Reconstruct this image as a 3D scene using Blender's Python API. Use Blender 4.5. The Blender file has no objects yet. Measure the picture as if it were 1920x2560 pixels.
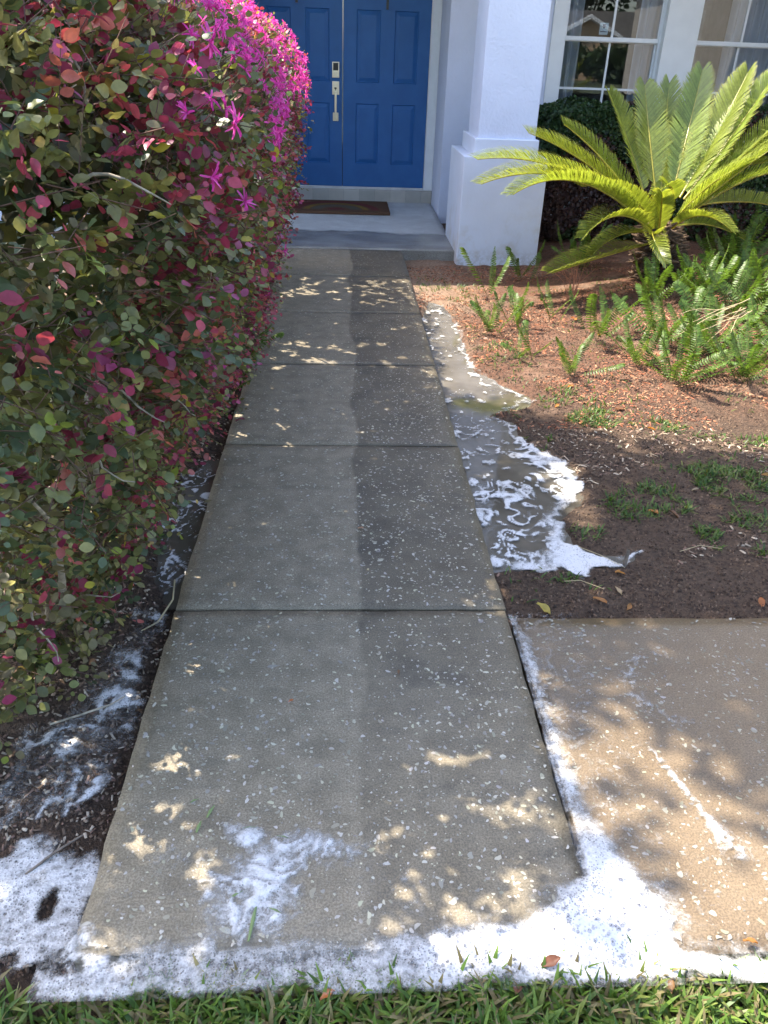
import bpy, math, random
import numpy as np
from mathutils import Matrix, Vector

# ------------------------------------------------------------------ camera
scn = bpy.context.scene
CAMH = 1.49
cam_data = bpy.data.cameras.new("camera")
cam = bpy.data.objects.new("camera", cam_data)
scn.collection.objects.link(cam)
cam_data.sensor_fit = 'VERTICAL'
cam_data.sensor_height = 24.0
cam_data.sensor_width = 18.0
cam_data.lens = 1975.0 / 2560.0 * 24.0
cam_data.clip_start = 0.05
cam_data.clip_end = 3000.0
cam.matrix_world = Matrix(((0.99854255, -0.0053662, -0.05370276, 0.0),
                           (-0.0436466, 0.50499112, -0.86202027, 0.0),
                           (0.03174519, 0.86310786, 0.5040209, CAMH),
                           (0, 0, 0, 1)))
scn.camera = cam

# ------------------------------------------------------------------ sky, sun, exposure
SUN_EL = math.radians(57.0)
SUN_H = (-0.885, 0.467)                       # horizontal direction towards the sun
COT = 1.0 / math.tan(SUN_EL)
world = bpy.data.worlds.new("World")
scn.world = world
world.use_nodes = True
wn = world.node_tree
wn.nodes.clear()
w_out = wn.nodes.new("ShaderNodeOutputWorld")
w_bg = wn.nodes.new("ShaderNodeBackground")
w_sky = wn.nodes.new("ShaderNodeTexSky")
w_sky.sky_type = 'NISHITA'
w_sky.sun_disc = False
w_sky.dust_density = 2.2
w_sky.ozone_density = 0.7
w_sky.sun_elevation = SUN_EL
w_sky.sun_rotation = math.atan2(SUN_H[0], SUN_H[1])
w_bg.inputs['Strength'].default_value = 0.15
wn.links.new(w_sky.outputs[0], w_bg.inputs[0])
wn.links.new(w_bg.outputs[0], w_out.inputs[0])

sun_data = bpy.data.lights.new("sun", 'SUN')
sun_data.energy = 3.5
sun_data.angle = math.radians(0.53)
sun_data.color = (1.0, 0.92, 0.78)
sun = bpy.data.objects.new("sun", sun_data)
scn.collection.objects.link(sun)
SUNV = Vector((SUN_H[0] * math.cos(SUN_EL), SUN_H[1] * math.cos(SUN_EL), math.sin(SUN_EL))).normalized()
sun.rotation_euler = SUNV.to_track_quat('Z', 'Y').to_euler()
sun.location = (-6, 6, 12)

vs = scn.view_settings
scn.display_settings.display_device = 'sRGB'
vs.view_transform = 'Standard'
vs.look = 'None'
vs.exposure = 2.22
vs.gamma = 1.0
vs.use_curve_mapping = False
scn.cycles.use_adaptive_sampling = True
scn.cycles.adaptive_threshold = 0.02
scn.cycles.max_bounces = 5
scn.cycles.transparent_max_bounces = 8
scn.cycles.diffuse_bounces = 2
scn.cycles.glossy_bounces = 2
scn.cycles.transmission_bounces = 3
scn.cycles.use_denoising = True
scn.cycles.sample_clamp_indirect = 6.0

# ------------------------------------------------------------------ helpers
K = 1.49
rng = np.random.default_rng(11)
random.seed(5)
COL = scn.collection


def tag(o, label=None, cat=None, group=None, kind=None):
    if label: o['label'] = label
    if cat: o['category'] = cat
    if group: o['group'] = group
    if kind: o['kind'] = kind
    return o


def empty(name, loc=(0, 0, 0), parent=None):
    o = bpy.data.objects.new(name, None)
    COL.objects.link(o)
    o.location = loc
    o.empty_display_size = 0.1
    if parent: o.parent = parent
    return o


def mesh_np(name, V, F, mat=None, cols=None, attr=None, smooth=False):
    """V (n,3); F (k,3) or (k,4) array, or a list of such arrays"""
    me = bpy.data.meshes.new(name)
    V = np.ascontiguousarray(V, dtype=np.float32)
    Fs = F if isinstance(F, list) else [F]
    Fs = [np.asarray(f, dtype=np.int32) for f in Fs if len(f)]
    me.vertices.add(len(V))
    me.vertices.foreach_set("co", V.ravel())
    loops = np.concatenate([f.ravel() for f in Fs])
    tot = np.concatenate([np.full(len(f), f.shape[1], dtype=np.int32) for f in Fs])
    st = np.concatenate([[0], np.cumsum(tot)[:-1]]).astype(np.int32)
    me.loops.add(len(loops))
    me.loops.foreach_set("vertex_index", loops)
    me.polygons.add(len(tot))
    me.polygons.foreach_set("loop_start", st)
    me.polygons.foreach_set("loop_total", tot)
    if smooth:
        me.polygons.foreach_set("use_smooth", np.ones(len(tot), dtype=bool))
    if cols is not None:
        a = me.color_attributes.new("Col", 'FLOAT_COLOR', 'POINT')
        c = np.ones((len(V), 4), dtype=np.float32)
        c[:, :3] = cols
        a.data.foreach_set("color", c.ravel())
    if attr:
        for k_, v_ in attr.items():
            a = me.attributes.new(k_, 'FLOAT', 'POINT')
            a.data.foreach_set("value", np.ascontiguousarray(v_, dtype=np.float32))
    me.update(calc_edges=True)
    if mat: me.materials.append(mat)
    return me


def obj(name, me, parent=None, loc=None, mats=None):
    o = bpy.data.objects.new(name, me)
    COL.objects.link(o)
    if loc is not None: o.location = loc
    if parent: o.parent = parent
    return o


class MB:
    """small mesh collector for hard-surface parts"""
    def __init__(s): s.v = []; s.f = []; s.m = []
    def add(s, V, F, mi=0):
        b = len(s.v)
        s.v += [tuple(map(float, p)) for p in V]
        s.f += [tuple(int(i) + b for i in f) for f in F]
        s.m += [mi] * len(F)
        return s
    def box(s, x0, x1, y0, y1, z0, z1, mi=0):
        return s.add([(x0, y0, z0), (x1, y0, z0), (x1, y1, z0), (x0, y1, z0), (x0, y0, z1), (x1, y0, z1), (x1, y1, z1), (x0, y1, z1)],
                     [(0, 3, 2, 1), (4, 5, 6, 7), (0, 1, 5, 4), (1, 2, 6, 5), (2, 3, 7, 6), (3, 0, 4, 7)], mi)
    def frust(s, a, b, mi=0):
        """a, b: 4 points each (bottom/top ring)"""
        return s.add(list(a) + list(b), [(3, 2, 1, 0), (4, 5, 6, 7), (0, 1, 5, 4), (1, 2, 6, 5), (2, 3, 7, 6), (3, 0, 4, 7)], mi)
    def tube(s, pts, rad, n=8, mi=0):
        V, F = tube(pts, rad, n); return s.add(V, F.tolist(), mi)
    def build(s, name, mats, parent=None, bevel=0, seg=2, smooth=False):
        me = bpy.data.meshes.new(name)
        me.from_pydata(s.v, [], s.f)
        for m in (mats if isinstance(mats, (list, tuple)) else [mats]): me.materials.append(m)
        me.polygons.foreach_set("material_index", s.m)
        if smooth: me.polygons.foreach_set("use_smooth", [True] * len(s.f))
        me.update()
        o = obj(name, me, parent)
        if bevel:
            b = o.modifiers.new("edge", 'BEVEL'); b.width = bevel; b.segments = seg; b.limit_method = 'ANGLE'; b.harden_normals = False
        return o


def tube(pts, rad, n=6, cap=True):
    P = np.array(pts, float)
    k = len(P)
    rad = np.full(k, rad, float) if np.isscalar(rad) else np.array(rad, float)
    T = np.gradient(P, axis=0)
    T /= np.linalg.norm(T, axis=1)[:, None] + 1e-9
    ref = np.array([0, 0, 1.0]) if abs(T[0][2]) < .9 else np.array([1.0, 0, 0])
    V = []
    for i in range(k):
        a = np.cross(T[i], ref); a /= np.linalg.norm(a) + 1e-9
        b = np.cross(T[i], a)
        ref = np.cross(a, T[i]) if i else ref
        ang = np.arange(n) * 2 * math.pi / n
        V.append(P[i] + rad[i] * (np.cos(ang)[:, None] * a + np.sin(ang)[:, None] * b))
    V = np.concatenate(V)
    F = []
    for i in range(k - 1):
        for j in range(n):
            F.append((i * n + j, i * n + (j + 1) % n, (i + 1) * n + (j + 1) % n, (i + 1) * n + j))
    return V, np.array(F, dtype=np.int32)


def join(parts):
    """parts: list of (V,F,c or None) with same face width -> V,F,C"""
    Vs, Fs, Cs, b = [], [], [], 0
    for V, F, c in parts:
        Vs.append(V); Fs.append(np.asarray(F) + b); b += len(V)
        if c is not None: Cs.append(np.broadcast_to(np.asarray(c, float), (len(V), 3)))
    return np.concatenate(Vs), np.concatenate(Fs), (np.concatenate(Cs) if Cs else None)


def inst(T, F, pos, ax, ay, az, cols=None, tc=None):
    """place template T (m,3) at n frames: axes are (n,3) already scaled"""
    m = len(T); n = len(pos)
    V = (pos[:, None, :] + T[None, :, 0:1] * ax[:, None, :] + T[None, :, 1:2] * ay[:, None, :] + T[None, :, 2:3] * az[:, None, :]).reshape(-1, 3)
    FF = (np.asarray(F)[None] + (np.arange(n) * m)[:, None, None]).reshape(-1, np.asarray(F).shape[1])
    C = None
    if cols is not None:
        C = np.repeat(cols, m, axis=0)
        if tc is not None: C = C * np.tile(tc, n)[:, None]
    return V, FF, C


def nrm(v): return v / (np.linalg.norm(v, axis=-1, keepdims=True) + 1e-9)


def frames(dirs, up):
    """ay along dirs, az near up"""
    ay = nrm(dirs)
    ax = nrm(np.cross(ay, up))
    az = np.cross(ax, ay)
    return ax, ay, az


def vnoise(x, y, seed=0):
    xi = np.floor(x).astype(np.int64); yi = np.floor(y).astype(np.int64)
    xf = x - xi; yf = y - yi
    def h(a, b):
        n = (a * 374761393 + b * 668265263 + seed * 974634777) & 0xFFFFFFFF
        n = ((n ^ (n >> 13)) * 1274126177) & 0xFFFFFFFF
        return ((n ^ (n >> 16)) & 0xFFFF) / 65535.0
    u = xf * xf * (3 - 2 * xf); v = yf * yf * (3 - 2 * yf)
    return (h(xi, yi) * (1 - u) + h(xi + 1, yi) * u) * (1 - v) + (h(xi, yi + 1) * (1 - u) + h(xi + 1, yi + 1) * u) * v


def fbm(x, y, oct=4, seed=0):
    s = 0; a = .5; t = 0
    for i in range(oct):
        s = s + a * vnoise(x * 2 ** i + 17.3 * i, y * 2 ** i - 9.1 * i, seed + i); t += a; a *= .5
    return s / t


def sstep(a, b, x):
    t = np.clip((x - a) / (b - a), 0, 1); return t * t * (3 - 2 * t)


def sdist(x, y, poly):
    """signed distance, positive inside"""
    P = np.array(poly, float); d = np.full(x.shape, 1e9); ins = np.zeros(x.shape, bool)
    for i in range(len(P)):
        a = P[i]; b = P[(i + 1) % len(P)]
        ex, ey = b - a; wx = x - a[0]; wy = y - a[1]
        t = np.clip((wx * ex + wy * ey) / (ex * ex + ey * ey + 1e-12), 0, 1)
        d = np.minimum(d, np.hypot(wx - t * ex, wy - t * ey))
        c = ((a[1] <= y) & (b[1] > y)) | ((b[1] <= y) & (a[1] > y))
        with np.errstate(divide='ignore', invalid='ignore'):
            xi = a[0] + (y - a[1]) * ex / np.where(ey == 0, 1e-12, ey)
        ins ^= c & (x < xi)
    return np.where(ins, d, -d)


# ------------------------------------------------------------------ materials
class Mat:
    def __init__(s, name):
        s.m = bpy.data.materials.new(name); s.m.use_nodes = True
        s.t = s.m.node_tree; s.n = s.t.nodes; s.n.clear()
        s.out = s.n.new("ShaderNodeOutputMaterial")
        s._pos = None
    def L(s, a, b): s.t.links.new(a, b)
    def set(s, sock, v):
        if isinstance(v, bpy.types.NodeSocket): s.L(v, sock)
        elif v is not None:
            if isinstance(v, (tuple, list)) and len(v) == 3 and sock.type == 'RGBA': v = (*v, 1)
            sock.default_value = v
    @property
    def pos(s):
        if not s._pos: s._pos = s.n.new("ShaderNodeNewGeometry").outputs['Position']
        return s._pos
    @property
    def gen(s): return s.n.new("ShaderNodeTexCoord").outputs['Object']
    def map(s, v, sc=(1, 1, 1)):
        n = s.n.new("ShaderNodeVectorMath"); n.operation = 'MULTIPLY'; s.L(v, n.inputs[0]); n.inputs[1].default_value = sc
        return n.outputs[0]
    def xyz(s, v=None):
        n = s.n.new("ShaderNodeSeparateXYZ"); s.L(v or s.pos, n.inputs[0]); return n.outputs
    def noise(s, scale, detail=4, rough=.55, v=None, dist=0.0, out='Fac'):
        n = s.n.new("ShaderNodeTexNoise"); s.L(v or s.pos, n.inputs['Vector'])
        n.inputs['Scale'].default_value = scale; n.inputs['Detail'].default_value = detail
        n.inputs['Roughness'].default_value = rough; n.inputs['Distortion'].default_value = dist
        return n.outputs[out]
    def voro(s, scale, feat='F1', v=None, out='Distance', rnd=1.0):
        n = s.n.new("ShaderNodeTexVoronoi"); n.feature = feat; s.L(v or s.pos, n.inputs['Vector'])
        n.inputs['Scale'].default_value = scale; n.inputs['Randomness'].default_value = rnd
        return n.outputs[out]
    def math(s, op, a, b=None, c=None, clamp=False):
        n = s.n.new("ShaderNodeMath"); n.operation = op; n.use_clamp = clamp
        for i, v in enumerate((a, b, c)):
            if v is not None: s.set(n.inputs[i], v)
        return n.outputs[0]
    def ramp(s, f, a, b, lo=0.0, hi=1.0):
        n = s.n.new("ShaderNodeMapRange"); n.interpolation_type = 'SMOOTHSTEP'
        s.set(n.inputs[0], f); s.set(n.inputs[1], a); s.set(n.inputs[2], b); n.inputs[3].default_value = lo; n.inputs[4].default_value = hi
        return n.outputs[0]
    def mix(s, f, a, b, mode='MIX'):
        n = s.n.new("ShaderNodeMix"); n.data_type = 'RGBA'; n.blend_type = mode
        s.set(n.inputs[0], f); s.set(n.inputs[6], a); s.set(n.inputs[7], b)
        return n.outputs[2]
    def attr(s, name, out='Color'):
        n = s.n.new("ShaderNodeAttribute"); n.attribute_name = name; return n.outputs[out]
    def bump(s, h, strength=.3, dist=.01, normal=None):
        n = s.n.new("ShaderNodeBump"); n.inputs['Strength'].default_value = strength; n.inputs['Distance'].default_value = dist
        s.L(h, n.inputs['Height'])
        if normal: s.L(normal, n.inputs['Normal'])
        return n.outputs[0]
    def pbr(s, color, rough=.6, bump=None, metal=0, spec=.5, alpha=None, coat=0):
        n = s.n.new("ShaderNodeBsdfPrincipled")
        s.set(n.inputs['Base Color'], color); s.set(n.inputs['Roughness'], rough); s.set(n.inputs['Metallic'], metal)
        s.set(n.inputs['Specular IOR Level'], spec)
        if bump is not None: s.L(bump, n.inputs['Normal'])
        if alpha is not None: s.set(n.inputs['Alpha'], alpha)
        if coat: n.inputs['Coat Weight'].default_value = coat; n.inputs['Coat Roughness'].default_value = .1
        return n.outputs[0]
    def mixsh(s, f, a, b):
        n = s.n.new("ShaderNodeMixShader"); s.set(n.inputs[0], f); s.L(a, n.inputs[1]); s.L(b, n.inputs[2]); return n.outputs[0]
    def done(s, sh): s.L(sh, s.out.inputs[0]); return s.m


def simple(name, col, rough=.6, metal=0, spec=.5, var=.12, vscale=8, bump=0, bscale=200):
    M = Mat(name)
    n = M.noise(vscale, 5)
    c = M.mix(M.ramp(n, .3, .7), tuple(max(0, v * (1 - var)) for v in col), tuple(min(1, v * (1 + var)) for v in col))
    b = M.bump(M.noise(bscale, 3), bump, .002) if bump else None
    return M.done(M.pbr(c, rough, b, metal, spec))


def leafmat(name, src='Col', trans=.35, rough=.5, spec=.28, tint=(1.15, 1.1, .7)):
    M = Mat(name)
    if src == 'Col': c = M.attr('Col')
    else: c = M.n.new("ShaderNodeObjectInfo").outputs['Color']
    c = M.mix(M.ramp(M.noise(60, 3), .3, .75), c, M.mix(1.0, c, (.72, .74, .7), 'MULTIPLY'))
    p = M.pbr(c, rough, None, 0, spec)
    t = M.n.new("ShaderNodeBsdfTranslucent"); M.L(M.mix(1.0, c, tint, 'MULTIPLY'), t.inputs[0])
    return M.done(M.mixsh(trans, p, t.outputs[0]))


def concrete(name, kind):
    M = Mat(name)
    x, y, z = M.xyz()
    big = M.noise(2.2, 5); mid = M.noise(14, 4); fine = M.noise(210, 4, .75); sand = M.noise(900, 2, .6)
    col = M.mix(M.ramp(mid, .25, .75), (.205, .168, .112), (.305, .254, .176))
    if kind == 'path':
        edge = M.math('ADD', x, M.math('MULTIPLY', M.math('SUBTRACT', M.noise(1.3, 2, v=M.map(M.pos, (0, 1, 0))), .5), .15))
        edge = M.math('ADD', edge, M.math('MULTIPLY', M.math('SUBTRACT', M.noise(22, 4, .6), .5), .03))
        dirty = M.ramp(edge, .046, .068)
        far = M.ramp(y, 1.2, 2.4)
        amt = M.math('MULTIPLY', dirty, M.math('MULTIPLY_ADD', far, .55, .30))
        grime = M.mix(M.ramp(M.noise(4.5, 5, .65), .3, .7), (.070, .053, .032), (.140, .112, .072))
        col = M.mix(amt, col, grime)
        # lichen-dark blotches in the uncleaned strip and along the joints
        bl = M.math('MULTIPLY', M.ramp(M.noise(3.4, 5, .6), .52, .68), .55)
        col = M.mix(M.math('MULTIPLY', bl, dirty), col, (.045, .04, .03))
        # brush streaks across
        st = M.ramp(M.noise(5, 5, .65, v=M.map(M.pos, (1.5, 4.5, 1))), .48, .72)
        col = M.mix(M.math('MULTIPLY', st, .28), col, (.085, .08, .066))
        wetz = M.ramp(M.noise(1.8, 4, .6), .42, .62)
        near = M.ramp(y, 1.75, 1.05)
        rough = M.math('SUBTRACT', .62, M.math('MULTIPLY', wetz, M.math('MULTIPLY_ADD', near, .22, .12)))
    elif kind == 'drive':
        col = M.mix(M.ramp(big, .35, .7), M.mix(.7, col, (.175, .112, .058)), M.mix(.75, col, (.115, .072, .035)))
        rough = M.math('SUBTRACT', .5, M.math('MULTIPLY', M.ramp(big, .35, .65), .2))
    else:   # porch
        wave = M.math('ADD', y, M.math('MULTIPLY', M.math('SUBTRACT', M.noise(1.6, 4, .5, v=M.map(M.pos, (1, .35, 1))), .5), .55))
        wet = M.ramp(wave, 7.86, 7.78)
        dry = M.mix(M.ramp(M.noise(6, 5), .3, .75), (.66, .65, .64), (.80, .80, .79))
        dry = M.mix(M.math('MULTIPLY', M.ramp(M.noise(45, 4), .62, .72), .4), dry, (.25, .21, .17))
        wetc = M.mix(M.ramp(M.noise(3, 4, v=M.map(M.pos, (.7, 1.2, 1))), .35, .65), (.24, .22, .19), (.36, .345, .31))
        col = M.mix(wet, dry, wetc)
        rough = M.math('SUBTRACT', .65, M.math('MULTIPLY', wet, .38))
    col = M.mix(M.math('MULTIPLY', M.ramp(fine, .40, .60), .9), col, M.mix(1.0, col, (.52, .51, .49), 'MULTIPLY'))
    if kind != 'porch':
        pale = M.ramp(M.voro(170), .16, .08)
        pick = M.ramp(M.noise(55, 2), .5, .62)
        col = M.mix(M.math('MULTIPLY', M.math('MULTIPLY', pale, pick), .5), col, (.42, .40, .35))
        pit = M.ramp(M.voro(95), .10, .05)
        pit = M.math('MULTIPLY', pit, M.ramp(M.noise(31, 2), .55, .65))
        col = M.mix(M.math('MULTIPLY', pit, .7), col, (.05, .045, .04))
        h = M.math('SUBTRACT', M.math('MULTIPLY_ADD', sand, .4, fine), M.math('MULTIPLY', pit, .8))
        b = M.bump(h, .45, .0025)
    else:
        b = M.bump(fine, .25, .002)
    return M.done(M.pbr(col, rough, b, 0, .5))


def stucco_mat(name, col, bs=.6, stain=False):
    M = Mat(name)
    h = M.math('ADD', M.noise(55, 4, .6), M.math('MULTIPLY', M.voro(38, 'SMOOTH_F1'), .6))
    c = M.mix(M.ramp(M.noise(3, 5), .3, .7), tuple(v * .94 for v in col), col)
    if stain:
        z = M.xyz()[2]
        low = M.math('MULTIPLY', M.ramp(z, .6, .0), M.ramp(M.noise(5, 5, .6), .45, .68))
        c = M.mix(M.math('MULTIPLY', low, .45), c, (.5, .42, .3))
        spl = M.math('MULTIPLY', M.ramp(z, .10, -.10), M.ramp(M.noise(30, 5, .7), .40, .62))
        c = M.mix(M.math('MULTIPLY', spl, .45), c, (.28, .22, .16))
    return M.done(M.pbr(c, .75, M.bump(h, bs, .006), 0, .3))


def soil_mat():
    M = Mat("soil_mulch")
    x, y, z = M.xyz()
    a = M.noise(7, 6, .65); b_ = M.noise(60, 5, .7); c_ = M.noise(220, 3, .7)
    dark = M.mix(M.ramp(b_, .3, .7), (.042, .026, .017), (.120, .076, .048))
    red = M.mix(M.ramp(b_, .3, .7), (.070, .030, .018), (.215, .100, .058))
    sandy = M.mix(M.ramp(b_, .3, .7), (.22, .135, .088), (.40, .275, .19))
    mulch = M.math('MULTIPLY', M.ramp(y, 3.3, 4.2), M.ramp(x, .55, .9))
    mulch = M.math('MULTIPLY', mulch, M.ramp(a, .25, .55))
    col = M.mix(mulch, dark, red)
    sd = M.math('MULTIPLY', M.ramp(M.noise(3.1, 5, .6), .5, .66), M.math('MULTIPLY', M.ramp(x, .5, .7), M.ramp(y, 3.2, 3.7)))
    near_path = M.math('MULTIPLY', M.ramp(x, 1.25, .7), M.ramp(y, 5.0, 5.6))
    col = M.mix(M.math('MAXIMUM', M.math('MULTIPLY', sd, .35), M.math('MULTIPLY', near_path, .75)), col, sandy)
    col = M.mix(M.math('MULTIPLY', M.ramp(c_, .55, .75), .35), col, (.16, .12, .10))
    h = M.math('ADD', M.math('MULTIPLY', b_, 1.0), M.math('MULTIPLY', c_, .5))
    wet = M.ramp(M.noise(4, 3), .45, .6)
    return M.done(M.pbr(col, M.math('SUBTRACT', .85, M.math('MULTIPLY', wet, .25)), M.bump(h, 1.0, .018), 0, .3))


def foam_mat():
    M = Mat("soap_foam")
    f = M.attr('foam', 'Fac')
    n = M.noise(55, 5, .7); n2 = M.noise(230, 3, .7)
    f2 = M.math('ADD', f, M.math('MULTIPLY', M.math('SUBTRACT', n, .5), .75))
    f2 = M.math('ADD', f2, M.math('MULTIPLY', M.math('SUBTRACT', n2, .5), .35))
    a = M.ramp(f2, .34, .95)
    # bubbles: clear round cells of two sizes
    v1 = M.voro(170); v2 = M.voro(80)
    p1 = M.ramp(M.noise(26, 2), .36, .56); p2 = M.ramp(M.noise(15, 2), .52, .66)
    r1 = M.math('MULTIPLY', M.ramp(v1, .36, .24), p1); r2 = M.math('MULTIPLY', M.ramp(v2, .34, .26), p2)
    bub = M.math('MAXIMUM', r1, r2)
    a = M.math('MULTIPLY', a, M.math('SUBTRACT', 1.0, M.math('MULTIPLY', bub, .52)))
    c = M.mix(M.ramp(f2, .45, 1.15), M.mix(M.ramp(M.noise(90, 4, .7), .35, .65), (.34, .325, .30), (.46, .45, .43)), (.60, .59, .595))
    b = M.bump(M.math('ADD', M.math('MULTIPLY', v1, -.5), M.math('MULTIPLY', n, 1.2)), .5, .005)
    return M.done(M.pbr(c, .38, b, 0, .45, alpha=a))


def water_mat():
    M = Mat("muddy_water")
    c = M.mix(M.ramp(M.noise(5, 4), .3, .7), (.075, .064, .047), (.125, .11, .088))
    b = M.bump(M.noise(9, 2, .4), .06, .01)
    return M.done(M.pbr(c, .06, b, 0, .5))


def glass_mat():
    M = Mat("window_glass")
    fr = M.n.new("ShaderNodeFresnel"); fr.inputs['IOR'].default_value = 1.55
    g = M.n.new("ShaderNodeBsdfGlossy"); g.inputs['Roughness'].default_value = .0; g.inputs['Color'].default_value = (.95, .97, 1, 1)
    t = M.n.new("ShaderNodeBsdfTransparent"); t.inputs['Color'].default_value = (.88, .9, .9, 1)
    return M.done(M.mixsh(fr.outputs[0], t.outputs[0], g.outputs[0]))


m_path = concrete("wet_shell_concrete", 'path')
m_drive = concrete("soapy_shell_concrete", 'drive')
m_porch = concrete("porch_concrete", 'porch')
m_stucco = stucco_mat("white_stucco", (.70, .73, .86))
m_smooth = stucco_mat("smooth_white_render", (.72, .75, .85), .12, True)
m_trim = simple("white_trim_paint", (.80, .81, .82), .4, var=.03)
m_beige = stucco_mat("tan_stucco", (.52, .48, .43))
m_soil = soil_mat()
m_foam = foam_mat()
m_water = water_mat()
m_glass = glass_mat()
m_leaf = leafmat("hedge_leaf", 'Col', .35, .42, .5)
m_leafobj = leafmat("hedge_leaf_single", 'obj', .35, .42, .5)
m_petal = leafmat("fringe_petal", 'Col', .45, .6, .2, (1.2, .8, 1.1))
m_frond = leafmat("cycad_leaflet", 'Col', .46, .26, .75, (1.25, 1.2, .5))
m_fern = leafmat("fern_leaf", 'Col', .42, .45, .35, (1.15, 1.15, .5))
m_grass = leafmat("grass_blade", 'Col', .4, .45, .35, (1.15, 1.15, .5))
m_treeleaf = leafmat("tree_leaf", 'Col', .3, .5, .3)
m_bark = simple("bark", (.16, .125, .095), .85, var=.4, vscale=35, bump=.5, bscale=120)
m_twig = simple("grey_twig", (.30, .255, .19), .85, var=.4, vscale=40, bump=.4, bscale=250)
m_shell = Mat("shell_chip"); m_shell = m_shell.done(m_shell.pbr(m_shell.attr('Col'), .5, None, 0, .5))
m_chip = Mat("mulch_chip"); m_chip = m_chip.done(m_chip.pbr(m_chip.attr('Col'), .8, None, 0, .25))
m_roof = simple("shingle", (.09, .085, .08), .9, var=.3, vscale=20)


def G(h_, L):   # colour list helper
    return np.array(L, float)

# ================================================================== LARGE STRUCTURE
# far ground sheet, reaching the horizon
M = Mat("far_lawn")
gc = M.mix(M.ramp(M.noise(.7, 6), .3, .7), (.035, .055, .018), (.075, .085, .035))
m_far = M.done(M.pbr(gc, .9, M.bump(M.noise(40, 4), .5, .03)))
me = mesh_np("ground", np.array([(-900, -900, -.17), (900, -900, -.17), (900, 900, -.17), (-900, 900, -.17)]), np.array([[0, 1, 2, 3]]), m_far)
tag(obj("ground", me), "grassy ground sheet under house and garden", None, None, 'structure')
mb = MB(); mb.box(-60, 60, -17, -10.5, -.165, -.150)
tag(mb.build("road", simple("asphalt", (.05, .05, .052), .9, var=.2)), "asphalt road in front of the garden", None, None, 'structure')

# walkway of separate concrete slabs
HW0, HW1 = -.505, .512
JOINTS = [.885, 1.955, 3.130, 4.157, 5.150, 6.135, 7.065]
walk = tag(empty("walkway", (0, .885, 0)), "wet shell-flecked concrete walkway leading to the door", None, None, 'structure')


def slab_mesh(name, x0, x1, y0, y1, mat, step=.04, chip=.006, depth=.12, seed=0):
    nx = max(2, int((x1 - x0) / step)); ny = max(2, int((y1 - y0) / step))
    xs = np.linspace(x0, x1, nx + 1); ys = np.linspace(y0, y1, ny + 1)
    X, Y = np.meshgrid(xs, ys)
    ex = np.minimum(X - x0, x1 - X); ey = np.minimum(Y - y0, y1 - Y)
    e = np.minimum(ex, ey)
    jx = (fbm(X * 14, Y * 14, 3, seed) - .5) * 2 * chip; jy = (fbm(X * 14 + 40, Y * 14, 3, seed + 5) - .5) * 2 * chip
    on = (e < 1e-6)
    Zt = (fbm(X * 1.7, Y * 1.7, 3, seed) - .5) * .0006 - np.where(on, .005, 0)
    Xt = X + np.where(on, jx, 0); Yt = Y + np.where(on, jy, 0)
    V = np.stack([Xt, Yt, Zt], -1).reshape(-1, 3)
    W = nx + 1
    i = np.arange(ny)[:, None] * W + np.arange(nx)[None]
    F = np.stack([i, i + 1, i + 1 + W, i + W], -1).reshape(-1, 4)
    ring = list(range(0, W)) + [W * (r + 1) - 1 for r in range(1, ny + 1)] + list(range(W * (ny + 1) - 2, W * ny - 1, -1)) + [W * r for r in range(ny - 1, 0, -1)]
    low = V[ring].copy(); low[:, 2] = -depth
    b = len(V); n = len(ring)
    S = np.array([[ring[k], b + k, b + (k + 1) % n, ring[(k + 1) % n]] for k in range(n)])
    me = mesh_np(name, np.concatenate([V, low]), np.concatenate([F, S]), mat)
    sm = np.zeros(len(me.polygons), bool); sm[:len(F)] = True
    me.polygons.foreach_set("use_smooth", sm)
    return me


def shell_flakes(x0, x1, y0, y1, dens, seed, warm=0):
    r = np.random.default_rng(seed)
    n = int((x1 - x0) * (y1 - y0) * dens)
    P = np.stack([r.uniform(x0 + .01, x1 - .01, n), r.uniform(y0 + .01, y1 - .01, n)], -1)
    keep = r.random(n) < .35 + .9 * fbm(P[:, 0] * 2.5, P[:, 1] * 2.5, 3, seed)
    P = P[keep]; n = len(P)
    s = .0012 + .0032 * r.random(n) ** 2.4 + np.where(r.random(n) < .02, .0028, 0)
    m = 8
    ang = (np.arange(m) / m * 2 * math.pi)[None] + r.uniform(0, 6.28, (n, 1))
    rad = s[:, None] * r.uniform(.72, 1.15, (n, m))
    el = r.uniform(1.0, 2.3, (n, 1)); th = r.uniform(0, 3.14, (n, 1))
    lx = np.cos(ang) * rad * el; ly = np.sin(ang) * rad
    ly = ly + r.uniform(-.5, .5, (n, 1)) * lx ** 2 / (s[:, None] * el)        # curved shell fragments
    gx = P[:, :1] + lx * np.cos(th) - ly * np.sin(th); gy = P[:, 1:] + lx * np.sin(th) + ly * np.cos(th)
    z = (fbm(P[:, 0] * 1.7, P[:, 1] * 1.7, 3, 0) - .5) * 0 + .0032
    V = np.concatenate([np.stack([gx, gy, np.full_like(gx, 0.0006)], -1), np.stack([P[:, 0], P[:, 1], np.full(n, .0011)], -1)[:, None]], 1).reshape(-1, 3)
    base = (np.arange(n) * (m + 1))[:, None]
    F = np.stack([np.stack([base[:, 0] + k, base[:, 0] + (k + 1) % m, base[:, 0] + m], -1) for k in range(m)], 1).reshape(-1, 3)
    g = r.uniform(.20, .48, n) * (.72 if warm else 1)
    c = np.stack([g, g * r.uniform(.88, .95, n), g * r.uniform(.62, .82, n)], -1)
    return V, F, np.repeat(c, m + 1, 0)


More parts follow.
